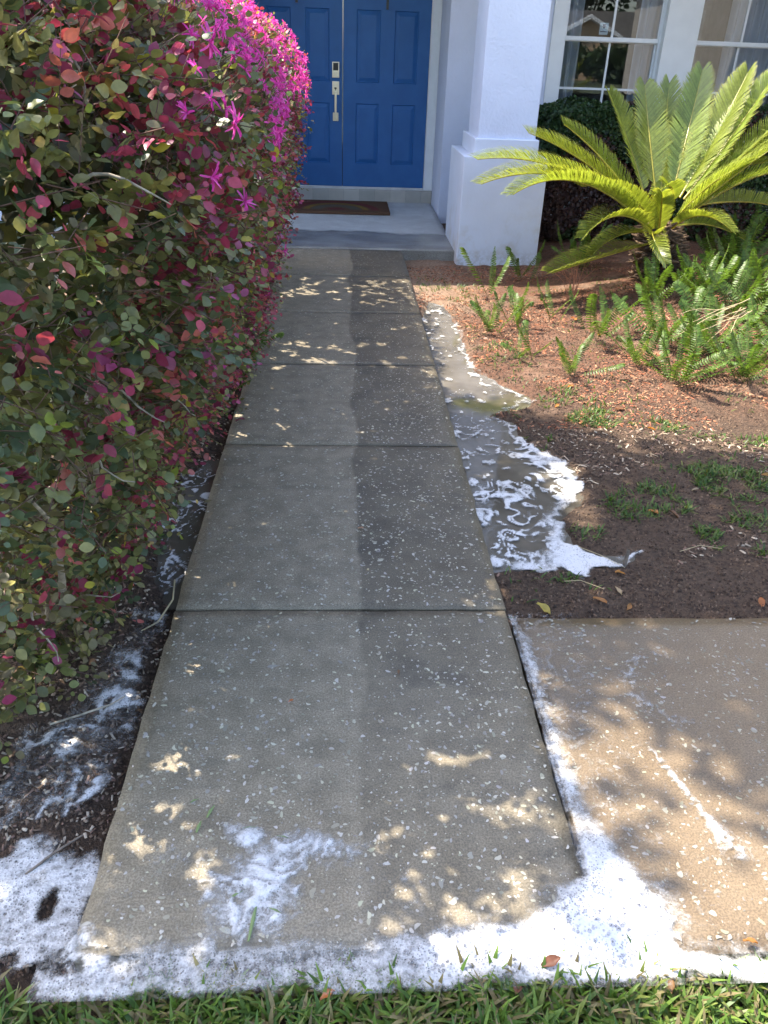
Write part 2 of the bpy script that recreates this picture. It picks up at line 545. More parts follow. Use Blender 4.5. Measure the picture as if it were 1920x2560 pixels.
for i in range(6):
    y0 = JOINTS[i] + .005; y1 = JOINTS[i + 1] - .005
    sl = obj("slab", slab_mesh("slab", HW0, HW1, y0, y1, m_path, seed=i))
    sl.parent = walk; sl.matrix_parent_inverse = Matrix.Translation((0, -.885, 0))
    V, F, C = shell_flakes(HW0, HW1, y0, y1, 3000 if i < 3 else 2200, 40 + i)
    ch = tag(obj("shell_flakes", mesh_np("shell_flakes", V, F, m_shell, C), sl), None, None, None, 'stuff')

DR_X1, DR_Y0, DR_Y1 = 3.4, .862, 1.912
side = tag(obj("side_path", slab_mesh("side_path", .528, DR_X1, DR_Y0, DR_Y1, m_drive, step=.05, seed=9)),
           "soapy concrete slab joining the walkway from the side", None, None, 'structure')
V, F, C = shell_flakes(.528, 1.9, DR_Y0, DR_Y1, 2600, 77, 1)
tag(obj("shell_flakes", mesh_np("shell_flakes", V, F, m_shell, C), side), None, None, None, 'stuff')

# porch floor
pf = tag(obj("porch_floor", slab_mesh("porch_floor", -2.6, .995, 7.075, 9.60, m_porch, step=.06, depth=.14, seed=14)),
         "pale porch floor with a wet grey front edge", None, None, 'structure')

# ---------------------------------------------------------------- soil beds
R8 = [(0.50, 5.165), (0.611, 5.62), (0.716, 5.509), (0.765, 4.881), (0.755, 4.209), (0.988, 3.807), (0.938, 3.682), (0.729, 3.559), (0.834, 3.506), (0.85, 3.245), (1.006, 3.016), (0.952, 2.73), (0.833, 2.548), (0.863, 2.386), (0.982, 2.325), (1.134, 2.326), (0.976, 2.252), (0.873, 2.237), (0.831, 2.141), (0.743, 2.237), (0.50, 2.209)]
R6 = [(-0.57, 3.04), (-0.66, 2.974), (-0.699, 2.718), (-0.692, 2.415), (-0.641, 2.186), (-0.546, 2.083), (-0.50, 2.187), (-0.50, 2.955)]


def soil_z(x, y):
    z = -.034 + (fbm(x * 2.3, y * 2.3, 3, 3) - .5) * .03 + (fbm(x * 14, y * 14, 4, 8) - .5) * .026
    d8 = sdist(x, y, R8); d6 = sdist(x, y, R6)
    z = z - .042 * sstep(-.03, .07, d8) - .03 * sstep(-.04, .05, d6)
    z = z + np.where(x > .5, .10 * sstep(1.2, 2.6, x) * sstep(3.8, 5.2, y), 0)            # mound under the cycad
    z = z - np.where(x < 0, .04 * sstep(.16, .0, np.abs(x + .50)) * sstep(7, 5.5, y), 0)  # gutter washed out along the slab
    z = z - np.where((x > .5) & (y > 5.8), .05 * sstep(5.9, 6.9, y), 0)
    return z


def soil_at(x, y): return float(soil_z(np.array([float(x)]), np.array([float(y)]))[0])


def soil_bed(name, x0, x1, y0, y1, step, label):
    nx = int((x1 - x0) / step); ny = int((y1 - y0) / step)
    X, Y = np.meshgrid(np.linspace(x0, x1, nx + 1), np.linspace(y0, y1, ny + 1))
    Z = soil_z(X, Y)
    W = nx + 1
    i = np.arange(ny)[:, None] * W + np.arange(nx)[None]
    F = np.stack([i, i + 1, i + 1 + W, i + W], -1).reshape(-1, 4)
    o = obj(name, mesh_np(name, np.stack([X, Y, Z], -1).reshape(-1, 3), F, m_soil, smooth=True))
    return tag(o, label, None, None, 'structure')


soil_bed("soil_bed_right", .50, 4.9, 1.90, 8.8, .022, "reddish mulch and bare soil bed under the palm")
soil_bed("soil_bed_left", -2.6, -.495, .66, 7.10, .022, "dark wet soil strip between hedge and walkway")
soil_bed("soil_lawn", -2.6, 4.9, -.6, .90, .03, "brown earth under the front lawn grass")

# puddles
def water_sheet(name, poly, z, label, grow=.05):
    P = np.array(poly); x0, y0 = P.min(0) - grow; x1, y1 = P.max(0) + grow
    st = .03
    nx = int((x1 - x0) / st); ny = int((y1 - y0) / st)
    X, Y = np.meshgrid(np.linspace(x0, x1, nx + 1), np.linspace(y0, y1, ny + 1))
    D = sdist(X, Y, poly)
    W = nx + 1
    i = np.arange(ny)[:, None] * W + np.arange(nx)[None]
    F = np.stack([i, i + 1, i + 1 + W, i + W], -1).reshape(-1, 4)
    F = F[(D.reshape(-1)[F] > -grow).any(1)]
    o = obj(name, mesh_np(name, np.stack([X, Y, np.full_like(X, z)], -1).reshape(-1, 3), F, m_water, smooth=True))
    return tag(o, label, None, None, 'structure')


water_sheet("puddle_water", R8, -.050, "muddy water standing along the walkway beside the mulch bed")
water_sheet("puddle_water_by_hedge", R6, -.062, "thin dark puddle between hedge and walkway")

# ================================================================== HOUSE
house = empty("house", (0, 9.6, 0))
tag(house, "white stucco house with blue double doors and sash windows", "house")
hp = Matrix.Translation((0, -9.6, 0))


def hpart(o, parent=None):
    o.parent = parent or house
    if not parent: o.matrix_parent_inverse = hp
    return o


WY, DY, EAVE_Y, EAVE_Z = 8.78, 9.60, 7.12, 3.10
SY = WY + .10                           # sash plane
W1 = (1.417 * K * 1.004, 2.066 * K * 1.004)
W2 = (2.285 * K * 1.004, 2.93 * K * 1.004)
WZ0, WZ1 = .80, 2.42
# walls
mb = MB()
mb.box(1.005, W1[0] - .135, WY, 10.2, -.16, EAVE_Z)
hpart(mb.build("wall", m_stucco))
mb = MB(); mb.box(-4.5, -1.01, WY, 10.2, -.16, EAVE_Z); hpart(mb.build("wall", m_stucco))
mb = MB(); mb.box(W1[0] - .133, 4.88, WY + .004, WY + .22, -.16, WZ0); mb.box(W1[0] - .133, 4.88, WY + .004, WY + .22, WZ1, EAVE_Z)
mb.box(W1[0] - .133, W1[0], WY - .012, WY + .2, WZ0, WZ1); mb.box(W1[1], W2[0], WY, WY + .2, WZ0, WZ1); mb.box(W2[1], 4.88, WY, WY + .2, WZ0, WZ1)
hpart(mb.build("wall", m_trim))
mb = MB(); mb.box(-1.01, 1.005, DY, DY + .25, 2.20, EAVE_Z); hpart(mb.build("wall", m_stucco))
# garage wing to the side, its wall facing the path
mb = MB(); mb.box(4.9, 5.1, 2.2, 9.4, -.16, EAVE_Z); mb.box(5.1, 11.0, 2.2, 2.4, -.16, EAVE_Z)
hpart(mb.build("wing_wall", m_beige))
mb = MB(); mb.box(4.86, 4.9, 4.3, 5.3, 1.0, 2.1); wf = hpart(mb.build("window_frame", m_trim))
# roof: soffit, fascia, slopes
mb = MB(); mb.box(-6.5, 4.45, EAVE_Y, 10.4, EAVE_Z, EAVE_Z + .03)
hpart(mb.build("soffit", m_trim))
mb = MB(); mb.box(-6.5, 4.45, EAVE_Y - .03, EAVE_Y, EAVE_Z - .02, EAVE_Z + .19)
hpart(mb.build("fascia", m_trim))
mb = MB()
mb.frust([(-6.6, EAVE_Y - .08, EAVE_Z + .19), (11.6, EAVE_Y - .08, EAVE_Z + .19), (11.6, 19, EAVE_Z + .19), (-6.6, 19, EAVE_Z + .19)],
         [(-2.6, 13, 5.0), (7.6, 13, 5.0), (7.6, 13.2, 5.0), (-2.6, 13.2, 5.0)])
hpart(mb.build("roof", m_roof))
mb = MB()
mb.frust([(4.45, 1.75, EAVE_Z), (11.5, 1.75, EAVE_Z), (11.5, 9, EAVE_Z), (4.45, 9, EAVE_Z)], [(7.9, 4.5, 4.6), (8.1, 4.5, 4.6), (8.1, 9.5, 4.6), (7.9, 9.5, 4.6)])
hpart(mb.build("wing_roof", m_roof))
mb = MB(); mb.box(4.41, 4.45, 1.72, 8.7, EAVE_Z - .02, EAVE_Z + .16); hpart(mb.build("gutter", m_trim))
# interior shell so the rooms are dark
mb = MB()
mb.box(1.9, 4.85, 12.0, 12.1, 0, EAVE_Z); mb.box(1.75, 1.85, 9.0, 12.0, 0, EAVE_Z); mb.box(1.8, 4.85, 9.02, 12.0, -.05, .1)
mb.box(1.8, 4.85, 9.02, 12.0, EAVE_Z - .04, EAVE_Z - .01); mb.box(4.78, 4.85, 9.02, 12.0, 0, EAVE_Z)
hpart(mb.build("room_wall", simple("room_paint", (.22, .21, .20), .9)))

# pillars
def pillar(cx):
    b0, b1 = cx - .345, cx + .345
    mb = MB(); mb.box(cx - .235, cx + .235, 6.985, 7.56, .90, EAVE_Z)
    p = hpart(mb.build("pillar", m_stucco, bevel=.006))
    mb = MB(); mb.box(b0, b1, 6.905, 7.80, -.14, .775); base = mb.build("pillar_base", m_smooth, bevel=.006)
    mb = MB(); mb.box(cx - .262, cx + .262, 6.955, 7.70, .772, .905); cap = mb.build("pillar_cap", m_smooth, bevel=.006)
    base.parent = p; cap.parent = p
    return p


pillar(1.318)
pillar(-1.338)

# blue double door
MB_ = Mat("blue_door_paint")
m_blue = MB_.done(MB_.pbr(MB_.mix(MB_.ramp(MB_.noise(5, 4), .3, .7), (.020, .112, .32), (.026, .130, .36)), .42, MB_.bump(MB_.noise(260, 3, .6), .10, .001), 0, .4))
m_brass = simple("satin_brass", (.74, .67, .52), .34, 1.0, var=.08)
m_black = simple("black_plastic", (.012, .012, .014), .3)
m_dark = simple("dark_gap", (.01, .01, .012), .8)
DZ0, DZ1 = .150, 2.18
colA, colB = [(.095, .262), (.361, .528)], [(.261, .663), (.797, 1.240), (1.325, 1.405)]


def door_leaf(sgn):
    """sgn=+1 right leaf, -1 left leaf; leaf edge at x=-.010"""
    c = -.0075 * K
    def X(u): return c + sgn * u * K
    xs = [0.0025] + [v for p in colA for v in p] + [.613]
    zs = [DZ0 / K] + [v for p in colB for v in p] + [DZ1 / K]
    mb = MB()
    f = DY
    def bx(u0, u1, z0, z1, y0, y1):
        a, b = sorted((X(u0), X(u1))); mb.box(a, b, y0, y1, z0 * K, z1 * K)
    for a, b in ((xs[0], xs[1]), (xs[2], xs[3]), (xs[4], xs[5])): bx(a, b, zs[0], zs[7], f, f + .04)
    for a, b in ((xs[1], xs[2]), (xs[3], xs[4])):
        for j in (0, 2, 4, 6): bx(a, b, zs[j], zs[j + 1], f, f + .04)
    bx(xs[0], xs[5], zs[0], zs[7], f + .0401, f + .046)
    d = hpart(mb.build("door", m_blue))
    for a, b in colA:
        for z0, z1 in colB:
            x0, x1 = sorted((X(a), X(b))); zz0, zz1 = z0 * K, z1 * K
            q = MB()
            g = .009; s = .034 if zz1 - zz0 > .2 else .02
            def ring(i, y): return [(x0 + i, y, zz0 + i), (x1 - i, y, zz0 + i), (x1 - i, y, zz1 - i), (x0 + i, y, zz1 - i)]
            A, B, C_, D_ = ring(.0, f + .0395), ring(.0, f + .001), ring(g, f + .013), ring(g + .004, f + .013)
            E_ = ring(g + .004 + s, f + .0015)
            V = B + C_ + D_ + E_
            F = []
            for r_ in range(3):
                for k_ in range(4): F.append((r_ * 4 + k_, r_ * 4 + (k_ + 1) % 4, r_ * 4 + 4 + (k_ + 1) % 4, r_ * 4 + 4 + k_))
            F.append((12, 13, 14, 15))
            q.add(V, F)
            pn = q.build("panel", m_blue); pn.parent = d
    return d


dl = door_leaf(-1); dr = door_leaf(+1)
mb = MB(); mb.box(-.0125 - .0015, -.0095 + .0015, DY + .02, DY + .05, DZ0, DZ1); g = mb.build("meeting_gap", m_dark); g.parent = dr
# lock and handle set on the left leaf
lx = -.058 * K; fy = DY
mb = MB(); mb.box(lx - .037, lx + .037, fy - .024, fy, .823 * K, .922 * K); q = mb.build("lock_plate", m_brass, bevel=.003); q.parent = dl
mb = MB(); mb.box(lx - .027, lx + .027, fy - .027, fy - .0235, .868 * K, .915 * K); q = mb.build("keypad", m_black, bevel=.002); q.parent = dl
mb = MB(); mb.box(lx - .022, lx + .022, fy - .034, fy - .0235, .829 * K, .861 * K); mb.tube([(lx, fy - .04, .845 * K), (lx, fy - .03, .845 * K)], .010, 14)
q = mb.build("lock_cylinder", m_brass, bevel=.002); q.parent = dl
mb = MB(); mb.box(lx - .037, lx + .037, fy - .014, fy, .715 * K, .801 * K); q = mb.build("handle_plate", m_brass, bevel=.003); q.parent = dl
mb = MB(); mb.box(lx - .030, lx + .030, fy - .014, fy, .545 * K, .600 * K); q = mb.build("handle_plate", m_brass, bevel=.003); q.parent = dl
mb = MB(); mb.box(lx - .011, lx + .011, fy - .062, fy - .044, .560 * K, .735 * K); mb.box(lx - .011, lx + .011, fy - .046, fy - .012, .715 * K, .735 * K); mb.box(lx - .011, lx + .011, fy - .046, fy - .012, .560 * K, .580 * K)
q = mb.build("pull_handle", m_brass, bevel=.003); q.parent = dl
mb = MB(); mb.box(lx - .014, lx + .010, fy - .018, fy - .0135, .752 * K, .762 * K); mb.box(lx - .004, lx + .003, fy - .03, fy - .0135, .744 * K, .762 * K)
q = mb.build("thumb_latch", m_black); q.parent = dl
for zz in (.27, .83, 1.36):
    mb = MB(); mb.tube([(.612 * K, fy - .012, zz * K - .05), (.612 * K, fy - .012, zz * K + .05)], .008, 10); q = mb.build("hinge", m_trim); q.parent = dr
# door frame
for s in (-1, 1):
    a, b = sorted(((-.0075 * K + s * .616 * K), s * 1.003))
    mb = MB(); mb.box(a, b, DY - .03, DY + .06, .132, 2.25); mb.box(min(a, a + .03) if s < 0 else b - .03, (a + .03) if s < 0 else b, DY - .045, DY - .03, .132, 2.25)
    hpart(mb.build("door_frame", m_trim, bevel=.002))
mb = MB(); mb.box(-1.003, 1.003, DY - .03, DY + .06, DZ1 + .004, 2.25); hpart(mb.build("door_frame", m_trim))
# threshold riser with tiles
mb = MB(); mb.box(-1.004, 1.004, DY - .035, DY + .3, -.02, .124); thr = hpart(mb.build("threshold", simple("grout", (.34, .32, .29), .9)))
mb = MB(); mb.box(-1.0, 1.0, DY - .012, DY + .08, .126, .146); q = mb.build("sill_plate", simple("sill_metal", (.62, .62, .62), .35)); q.parent = thr
m_tile = [simple("sill_tile%d" % i, c_, .35, var=.06) for i, c_ in enumerate([(.44, .41, .36), (.48, .45, .40), (.40, .38, .34)])]
xj = [.122 * K + .1755 * i for i in range(-8, 6)]
xj = [max(-1.0, min(1.0, v)) for v in xj]
for i in range(len(xj) - 1):
    if xj[i + 1] - xj[i] < .02: continue
    mb = MB(); mb.box(xj[i] + .002, xj[i + 1] - .002, DY - .048, DY - .034, -.004, .112)
    V = []; F = []
    n = 6
    for k_ in range(n + 1):                       # bullnose top
        a = k_ / n * math.pi / 2
        V += [(xj[i] + .002, DY - .032 - .016 * math.cos(a), .112 + .016 * math.sin(a)), (xj[i + 1] - .002, DY - .032 - .016 * math.cos(a), .112 + .016 * math.sin(a))]
    for k_ in range(n): F.append((2 * k_, 2 * k_ + 1, 2 * k_ + 3, 2 * k_ + 2))
    V += [(xj[i] + .002, DY - .012, .128), (xj[i + 1] - .002, DY - .012, .128)]
    F.append((2 * n, 2 * n + 1, 2 * n + 3, 2 * n + 2))
    mb.add(V, F)
    q = mb.build("tile", m_tile[i % 3]); q.parent = thr

# windows
def window(x0, x1):
    y = SY
    zr = 1.112 * K
    mb = MB()
    mb.box(x0, x0 + .022, y - .02, y + .06, WZ0, WZ1); mb.box(x1 - .022, x1, y - .02, y + .06, WZ0, WZ1)
    mb.box(x0 + .022, x1 - .022, y - .02, y + .06, WZ1 - .02, WZ1); mb.box(x0 + .022, x1 - .022, y - .02, y + .06, WZ0, WZ0 + .03)
    w = hpart(mb.build("window", m_trim, bevel=.002))
    xm = (x0 + x1) / 2
    a, b = x0 + .023, x1 - .023
    mb = MB()   # upper sash (nearer the street)
    mb.box(a, a + .014, y - .012, y + .016, zr, WZ1 - .02); mb.box(b - .014, b, y - .012, y + .016, zr, WZ1 - .02)
    mb.box(a, b, y - .016, y + .018, zr - .022, zr + .016); mb.box(a + .014, b - .014, y - .012, y + .016, WZ1 - .045, WZ1 - .02)
    q = mb.build("upper_sash", m_trim, bevel=.0015); q.parent = w
    mb = MB()
    mb.box(a, a + .016, y + .022, y + .05, WZ0 + .03, zr - .02); mb.box(b - .016, b, y + .022, y + .05, WZ0 + .03, zr - .02)
    mb.box(a + .016, b - .016, y + .022, y + .05, zr - .03, zr - .004); mb.box(a + .016, b - .016, y + .022, y + .05, WZ0 + .03, WZ0 + .075)
    q = mb.build("lower_sash", m_trim, bevel=.0015); q.parent = w
    zm = .822 * K
    m_munt = m_trim
    mb = MB(); mb.box(xm - .011, xm + .011, y - .005, y + .010, zr + .016, WZ1 - .045); q = mb.build("muntin", m_munt); q.parent = w
    mb = MB(); mb.box(a + .014, b - .014, y - .0035, y + .0085, 1.40 * K, 1.40 * K + .022); q = mb.build("muntin", m_munt); q.parent = w
    mb = MB(); mb.box(xm - .010, xm + .010, y + .030, y + .044, WZ0 + .075, zr - .03); q = mb.build("muntin", m_munt); q.parent = w
    mb = MB(); mb.box(a + .016, b - .016, y + .0315, y + .0425, zm - .010, zm + .010); q = mb.build("muntin", m_munt); q.parent = w
    for (u0, u1) in ((a + .014, xm - .011), (xm + .011, b - .014)):
        mb = MB(); mb.box(u0, u1, y, y + .004, zr + .016, 1.40 * K); q = mb.build("pane", m_glass); q.parent = w
        mb = MB(); mb.box(u0, u1, y, y + .004, 1.40 * K + .022, WZ1 - .045); q = mb.build("pane", m_glass); q.parent = w
    for (u0, u1) in ((a + .016, xm - .010), (xm + .010, b - .016)):
        mb = MB(); mb.box(u0, u1, y + .035, y + .039, zm + .010, zr - .03); q = mb.build("pane", m_glass); q.parent = w
        mb = MB(); mb.box(u0, u1, y + .035, y + .039, WZ0 + .075, zm - .010); q = mb.build("pane", m_glass); q.parent = w
    return w


window(*W1); window(*W2)
mb = MB(); mb.box(W1[0] - .1, W2[1] + .1, WY - .03, WY + .10, WZ0 - .05, WZ0 - .002); hpart(mb.build("window_sill", m_trim))

# curtains inside
m_curt = Mat("sheer_curtain")
tcl = m_curt.n.new("ShaderNodeBsdfTranslucent"); tcl.inputs[0].default_value = (.7, .72, .8, 1)
m_curtain = m_curt.done(m_curt.mixsh(.3, m_curt.pbr((.72, .74, .84), .9), tcl.outputs[0]))


def curtain(x0, x1, label, ph=0):
    n = 60; u = np.linspace(0, 1, n + 1)
    px = x0 + (x1 - x0) * u
    zs = np.linspace(.75, 2.5, 8)
    V = []
    for z in zs:
        py = 9.10 + .028 * np.sin(u * (x1 - x0) * 2 * math.pi / .085 + ph + .3 * math.sin(z * 2)) + .01 * np.sin(u * 17 + z)
        V.append(np.stack([px + .004 * np.sin(z * 3 + u * 9), py, np.full(n + 1, z)], -1))
    V = np.concatenate(V); W = n + 1
    i = np.arange(7)[:, None] * W + np.arange(n)[None]
    F = np.stack([i, i + 1, i + 1 + W, i + W], -1).reshape(-1, 4)
    o = obj("curtain", mesh_np("curtain", V, F, m_curtain, smooth=True))
    sol = o.modifiers.new("cloth", 'SOLIDIFY'); sol.thickness = .002
    return tag(o, label, "curtain", "sheer curtains behind the windows")


curtain(W1[0] - .02, W1[0] + .23, "pale blue curtain at the edge of the window beside the pillar")
curtain(W1[1] - .16, W1[1] + .04, "pale curtain on the mullion side of the window beside the pillar", 1)
curtain(W2[0] + .42, W2[1] + .05, "wide pale blue curtain in the window behind the palm fronds", 2)
# small sticker inside the upper pane
mb = MB(); sx = (W1[0] + W1[1]) / 2 - .13
mb.box(sx, sx + .085, SY + .0055, SY + .0065, 1.135 * K, 1.135 * K + .10)
mb.add([(sx + .028, SY + .0050, 1.135 * K + .088), (sx + .057, SY + .0050, 1.135 * K + .088), (sx + .057, SY + .0050, 1.135 * K + .065), (sx + .0425, SY + .0050, 1.135 * K + .047), (sx + .028, SY + .0050, 1.135 * K + .065)], [(4, 3, 2, 1, 0)], 1)
mb.box(sx + .010, sx + .075, SY + .0048, SY + .0052, 1.135 * K + .022, 1.135 * K + .030, 1)
tag(mb.build("window_sticker", [simple("sticker_paper", (.55, .66, .74), .5, var=.03), simple("sticker_ink", (.05, .06, .12), .5)]),
    "small pale security sticker with a dark shield on the window glass", "sticker")

# doormat
M = Mat("coir_mat")
x, y, z = M.xyz()
r_ = M.math('SQRT', M.math('ADD', M.math('POWER', M.math('ADD', x, .075), 2.0), M.math('POWER', M.math('MULTIPLY', M.math('SUBTRACT', y, 8.80), .85), 2.0)))
r_ = M.math('ADD', r_, M.math('MULTIPLY', M.math('SUBTRACT', M.noise(40, 3), .5), .03))
c = (.15, .082, .050)
def band(c, a, b, colr):
    m = M.math('MULTIPLY', M.ramp(r_, a - .01, a + .01), M.ramp(r_, b + .01, b - .01))
    return M.mix(M.math('MULTIPLY', M.math('MULTIPLY', m, M.ramp(y, 8.79, 8.83)), .8), c, colr)
c = band(c, .37, .46, (.17, .035, .04)); c = band(c, .28, .345, (.27, .17, .04)); c = band(c, .15, .27, (.12, .115, .09)); c = band(c, -.1, .10, (.17, .035, .045))
c = M.mix(M.ramp(M.noise(300, 3), .3, .7), M.mix(1.0, c, (.6, .6, .6), 'MULTIPLY'), M.mix(1.0, c, (1.3, 1.3, 1.3), 'MULTIPLY'))
m_mat = M.done(M.pbr(c, .95, M.bump(M.noise(420, 2), .9, .006), 0, .1))
mb = MB()
nx = 40
for i in range(1): mb.box(-.66, .492, 8.685, 9.40, .0035, .030)
tag(mb.build("doormat", m_mat, bevel=.004), "brown coir doormat with faded rainbow arcs on the porch", "doormat")

# wreath hangers over the doors
for u, zb, lab in ((-.325, 1.265, "black metal wreath hanger on the left blue door"), (.298, 1.245, "black metal wreath hanger on the right blue door")):
    mb = MB(); xx = u * K
    mb.box(xx - .013, xx + .013, DY - .0045, DY - .0015, zb * K + .01, DZ1 + .0035)
    mb.box(xx - .013, xx + .013, DY - .03, DY - .0046, zb * K, zb * K + .008); mb.box(xx - .010, xx + .010, DY - .033, DY - .029, zb * K, zb * K + .03)
    tag(mb.build("wreath_hanger", m_black), lab, "hanger")

# ================================================================== LOROPETALUM HEDGE
def in_holes(Pq, holes, grow=0.0):
    """leaves whose shadow would fall in one of the light gaps"""
    gx = Pq[:, 0] - SUN_H[0] * COT * Pq[:, 2]; gy = Pq[:, 1] - SUN_H[1] * COT * Pq[:, 2]
    out = np.zeros(len(Pq), bool)
    for hx, hy, hr in holes: out |= (gx - hx) ** 2 + (gy - hy) ** 2 < (hr + grow) ** 2
    return out


def hole_set(seed, specs):
    q = np.random.default_rng(seed); L = []
    for n_, x0, x1, y0, y1, r0, r1 in specs:
        for _ in range(n_): L.append((q.uniform(x0, x1), q.uniform(y0, y1), q.uniform(r0, r1)))
    return L


# gaps between the leaves of the hedge top and of the tree through which the sun reaches the walkway
H_HOLES = hole_set(1, [(110, -.45, .5, 6.15, 6.75, .022, .042), (75, -.45, .5, 5.35, 6.2, .022, .040), (30, .1, .5, 5.3, 6.3, .022, .036), (44, -.38, .38, 4.05, 4.55, .022, .038), (14, -.2, .4, 4.5, 4.9, .02, .030), (18, -.5, .45, 3.15, 3.7, .02, .034)])
T_HOLES = hole_set(2, [(34, .08, .50, .98, 1.38, .017, .031), (8, -.05, .45, .88, 1.0, .014, .026), (18, -.48, -.26, 1.02, 1.35, .017, .028), (10, -.45, -.20, 1.35, 1.70, .017, .028), (5, .36, .5, 1.88, 2.1, .03, .045),
                       (8, -.45, .45, 2.9, 3.3, .022, .034), (12, .54, .72, 1.15, 1.85, .018, .034), (9, .85, 1.02, 2.3, 3.05, .04, .07), (9, -.95, -.6, .9, 1.5, .018, .03), (10, -.5, .3, .84, .95, .016, .028), (12, .1, .6, .84, 1.0, .016, .03), (4, -.3, .3, 2.3, 2.8, .018, .028)])

LEAF_T = np.array([(0, 0, 0), (-.36, .28, .05), (0, .28, 0), (.36, .28, .05), (-.40, .58, .06), (0, .60, -.02), (.40, .58, .06), (0, 1, -.08)])
LEAF_F = np.array([(0, 2, 1), (0, 3, 2), (1, 2, 5), (1, 5, 4), (2, 3, 6), (2, 6, 5), (4, 5, 7), (5, 6, 7)])
_rw = [(.13, .21), (.36, .37), (.62, .36), (.86, .19)]
LEAF_R = np.array([(0, 0, 0)] + [p for y_, w_ in _rw for p in ((-w_, y_, .14 * w_ - .07 * y_ * y_), (0, y_, -.07 * y_ * y_), (w_, y_, .14 * w_ - .07 * y_ * y_))] + [(0, 1, -.09)])
LEAF_RF = np.array([(0, 2, 1), (0, 3, 2)] + [t for k in range(3) for t in ((1 + 3 * k, 2 + 3 * k, 5 + 3 * k), (1 + 3 * k, 5 + 3 * k, 4 + 3 * k), (2 + 3 * k, 3 + 3 * k, 6 + 3 * k), (2 + 3 * k, 6 + 3 * k, 5 + 3 * k))] + [(10, 11, 13), (11, 12, 13)])
HY0, HY1 = 1.25, 6.45
PROF = np.array([(-.60, .02), (-.53, .12), (-.46, .30), (-.39, .55), (-.335, .85), (-.305, 1.12), (-.32, 1.36), (-.43, 1.55), (-.72, 1.67), (-1.2, 1.71), (-1.7, 1.62)])
_pl = np.concatenate([[0], np.cumsum(np.linalg.norm(np.diff(PROF, axis=0), axis=1))])


def hedge_pt(s, y, inset):
    """s: arclength on the profile; returns points and outward normals"""
    px = np.interp(s, _pl, PROF[:, 0]); pz = np.interp(s, _pl, PROF[:, 1])
    e = .03
    tx = np.interp(s + e, _pl, PROF[:, 0]) - np.interp(s - e, _pl, PROF[:, 0]); tz = np.interp(s + e, _pl, PROF[:, 1]) - np.interp(s - e, _pl, PROF[:, 1])
    nx, nz = tz, -tx
    l = np.hypot(nx, nz) + 1e-9; nx /= l; nz /= l
    bump = (fbm(y * 1.6, s * 1.6, 3, 21) - .5) * .20
    near = sstep(3.4, 2.1, y) * sstep(.9, .1, pz) * .13 + np.clip((2.0 - y) / .75, 0, 1) ** 2 * .25
    farend = np.clip((y - 6.0) / .5, 0, 1) ** 2 * .12
    off = bump - inset
    X = px + nx * off - near - farend; Z = pz + nz * off
    ny = np.where(y > 6.1, .7, 0) - np.where(y < 1.7, .6, 0)
    return np.stack([X, y, np.maximum(Z, .0)], -1), nrm(np.stack([nx, ny, nz], -1))


hedge = tag(empty("hedge", (-1.0, 3.8, -.04)), "tall pink-flowered loropetalum hedge with burgundy leaves beside the walkway", "hedge")
hinv = Matrix.Translation((1.0, -3.8, .04))


def hchild(o, kind=None):
    o.parent = hedge; o.matrix_parent_inverse = hinv
    if kind: o['kind'] = kind
    return o


r = np.random.default_rng(3)
NT = 10800
tw_s = r.uniform(0.0, _pl[-1] * .86, NT)
tw_y = HY0 + (HY1 - HY0) * r.random(NT)
tw_in = .02 + .20 * r.random(NT) ** 1.4
base, nor = hedge_pt(tw_s, tw_y, tw_in)
d = nrm(nor * r.uniform(.4, 1.0, (NT, 1)) + r.normal(0, .55, (NT, 3)) + np.array([0, 0, .25]))
red_f = fbm(tw_y * 1.8, tw_s * 1.8, 3, 33)
tw_len = r.uniform(.08, .19, NT)
tw_g = r.integers(0, 5, NT); tw_r = r.integers(0, 6, NT); tw_v = r.uniform(.6, 1.35, (NT, 1)); tw_az = r.normal(0, .5, NT); is_lime = r.random(NT) < .03
is_red = r.random(NT) < np.clip(.26 + 1.9 * (red_f - .42) + .10 * (tw_y - 3.2), .14, .72)
NL = 10
P, D, U, SZ, CC = [], [], [], [], []
GREEN = np.array([(.165, .182, .064), (.205, .212, .075), (.095, .128, .060), (.255, .232, .080), (.180, .155, .082)])
RED = np.array([(.42, .055, .10), (.32, .040, .10), (.50, .085, .12), (.36, .06, .15), (.56, .16, .14), (.24, .03, .07)])
YEL = np.array([(.52, .44, .06), (.34, .40, .07), (.50, .34, .10)])
stem_parts = []
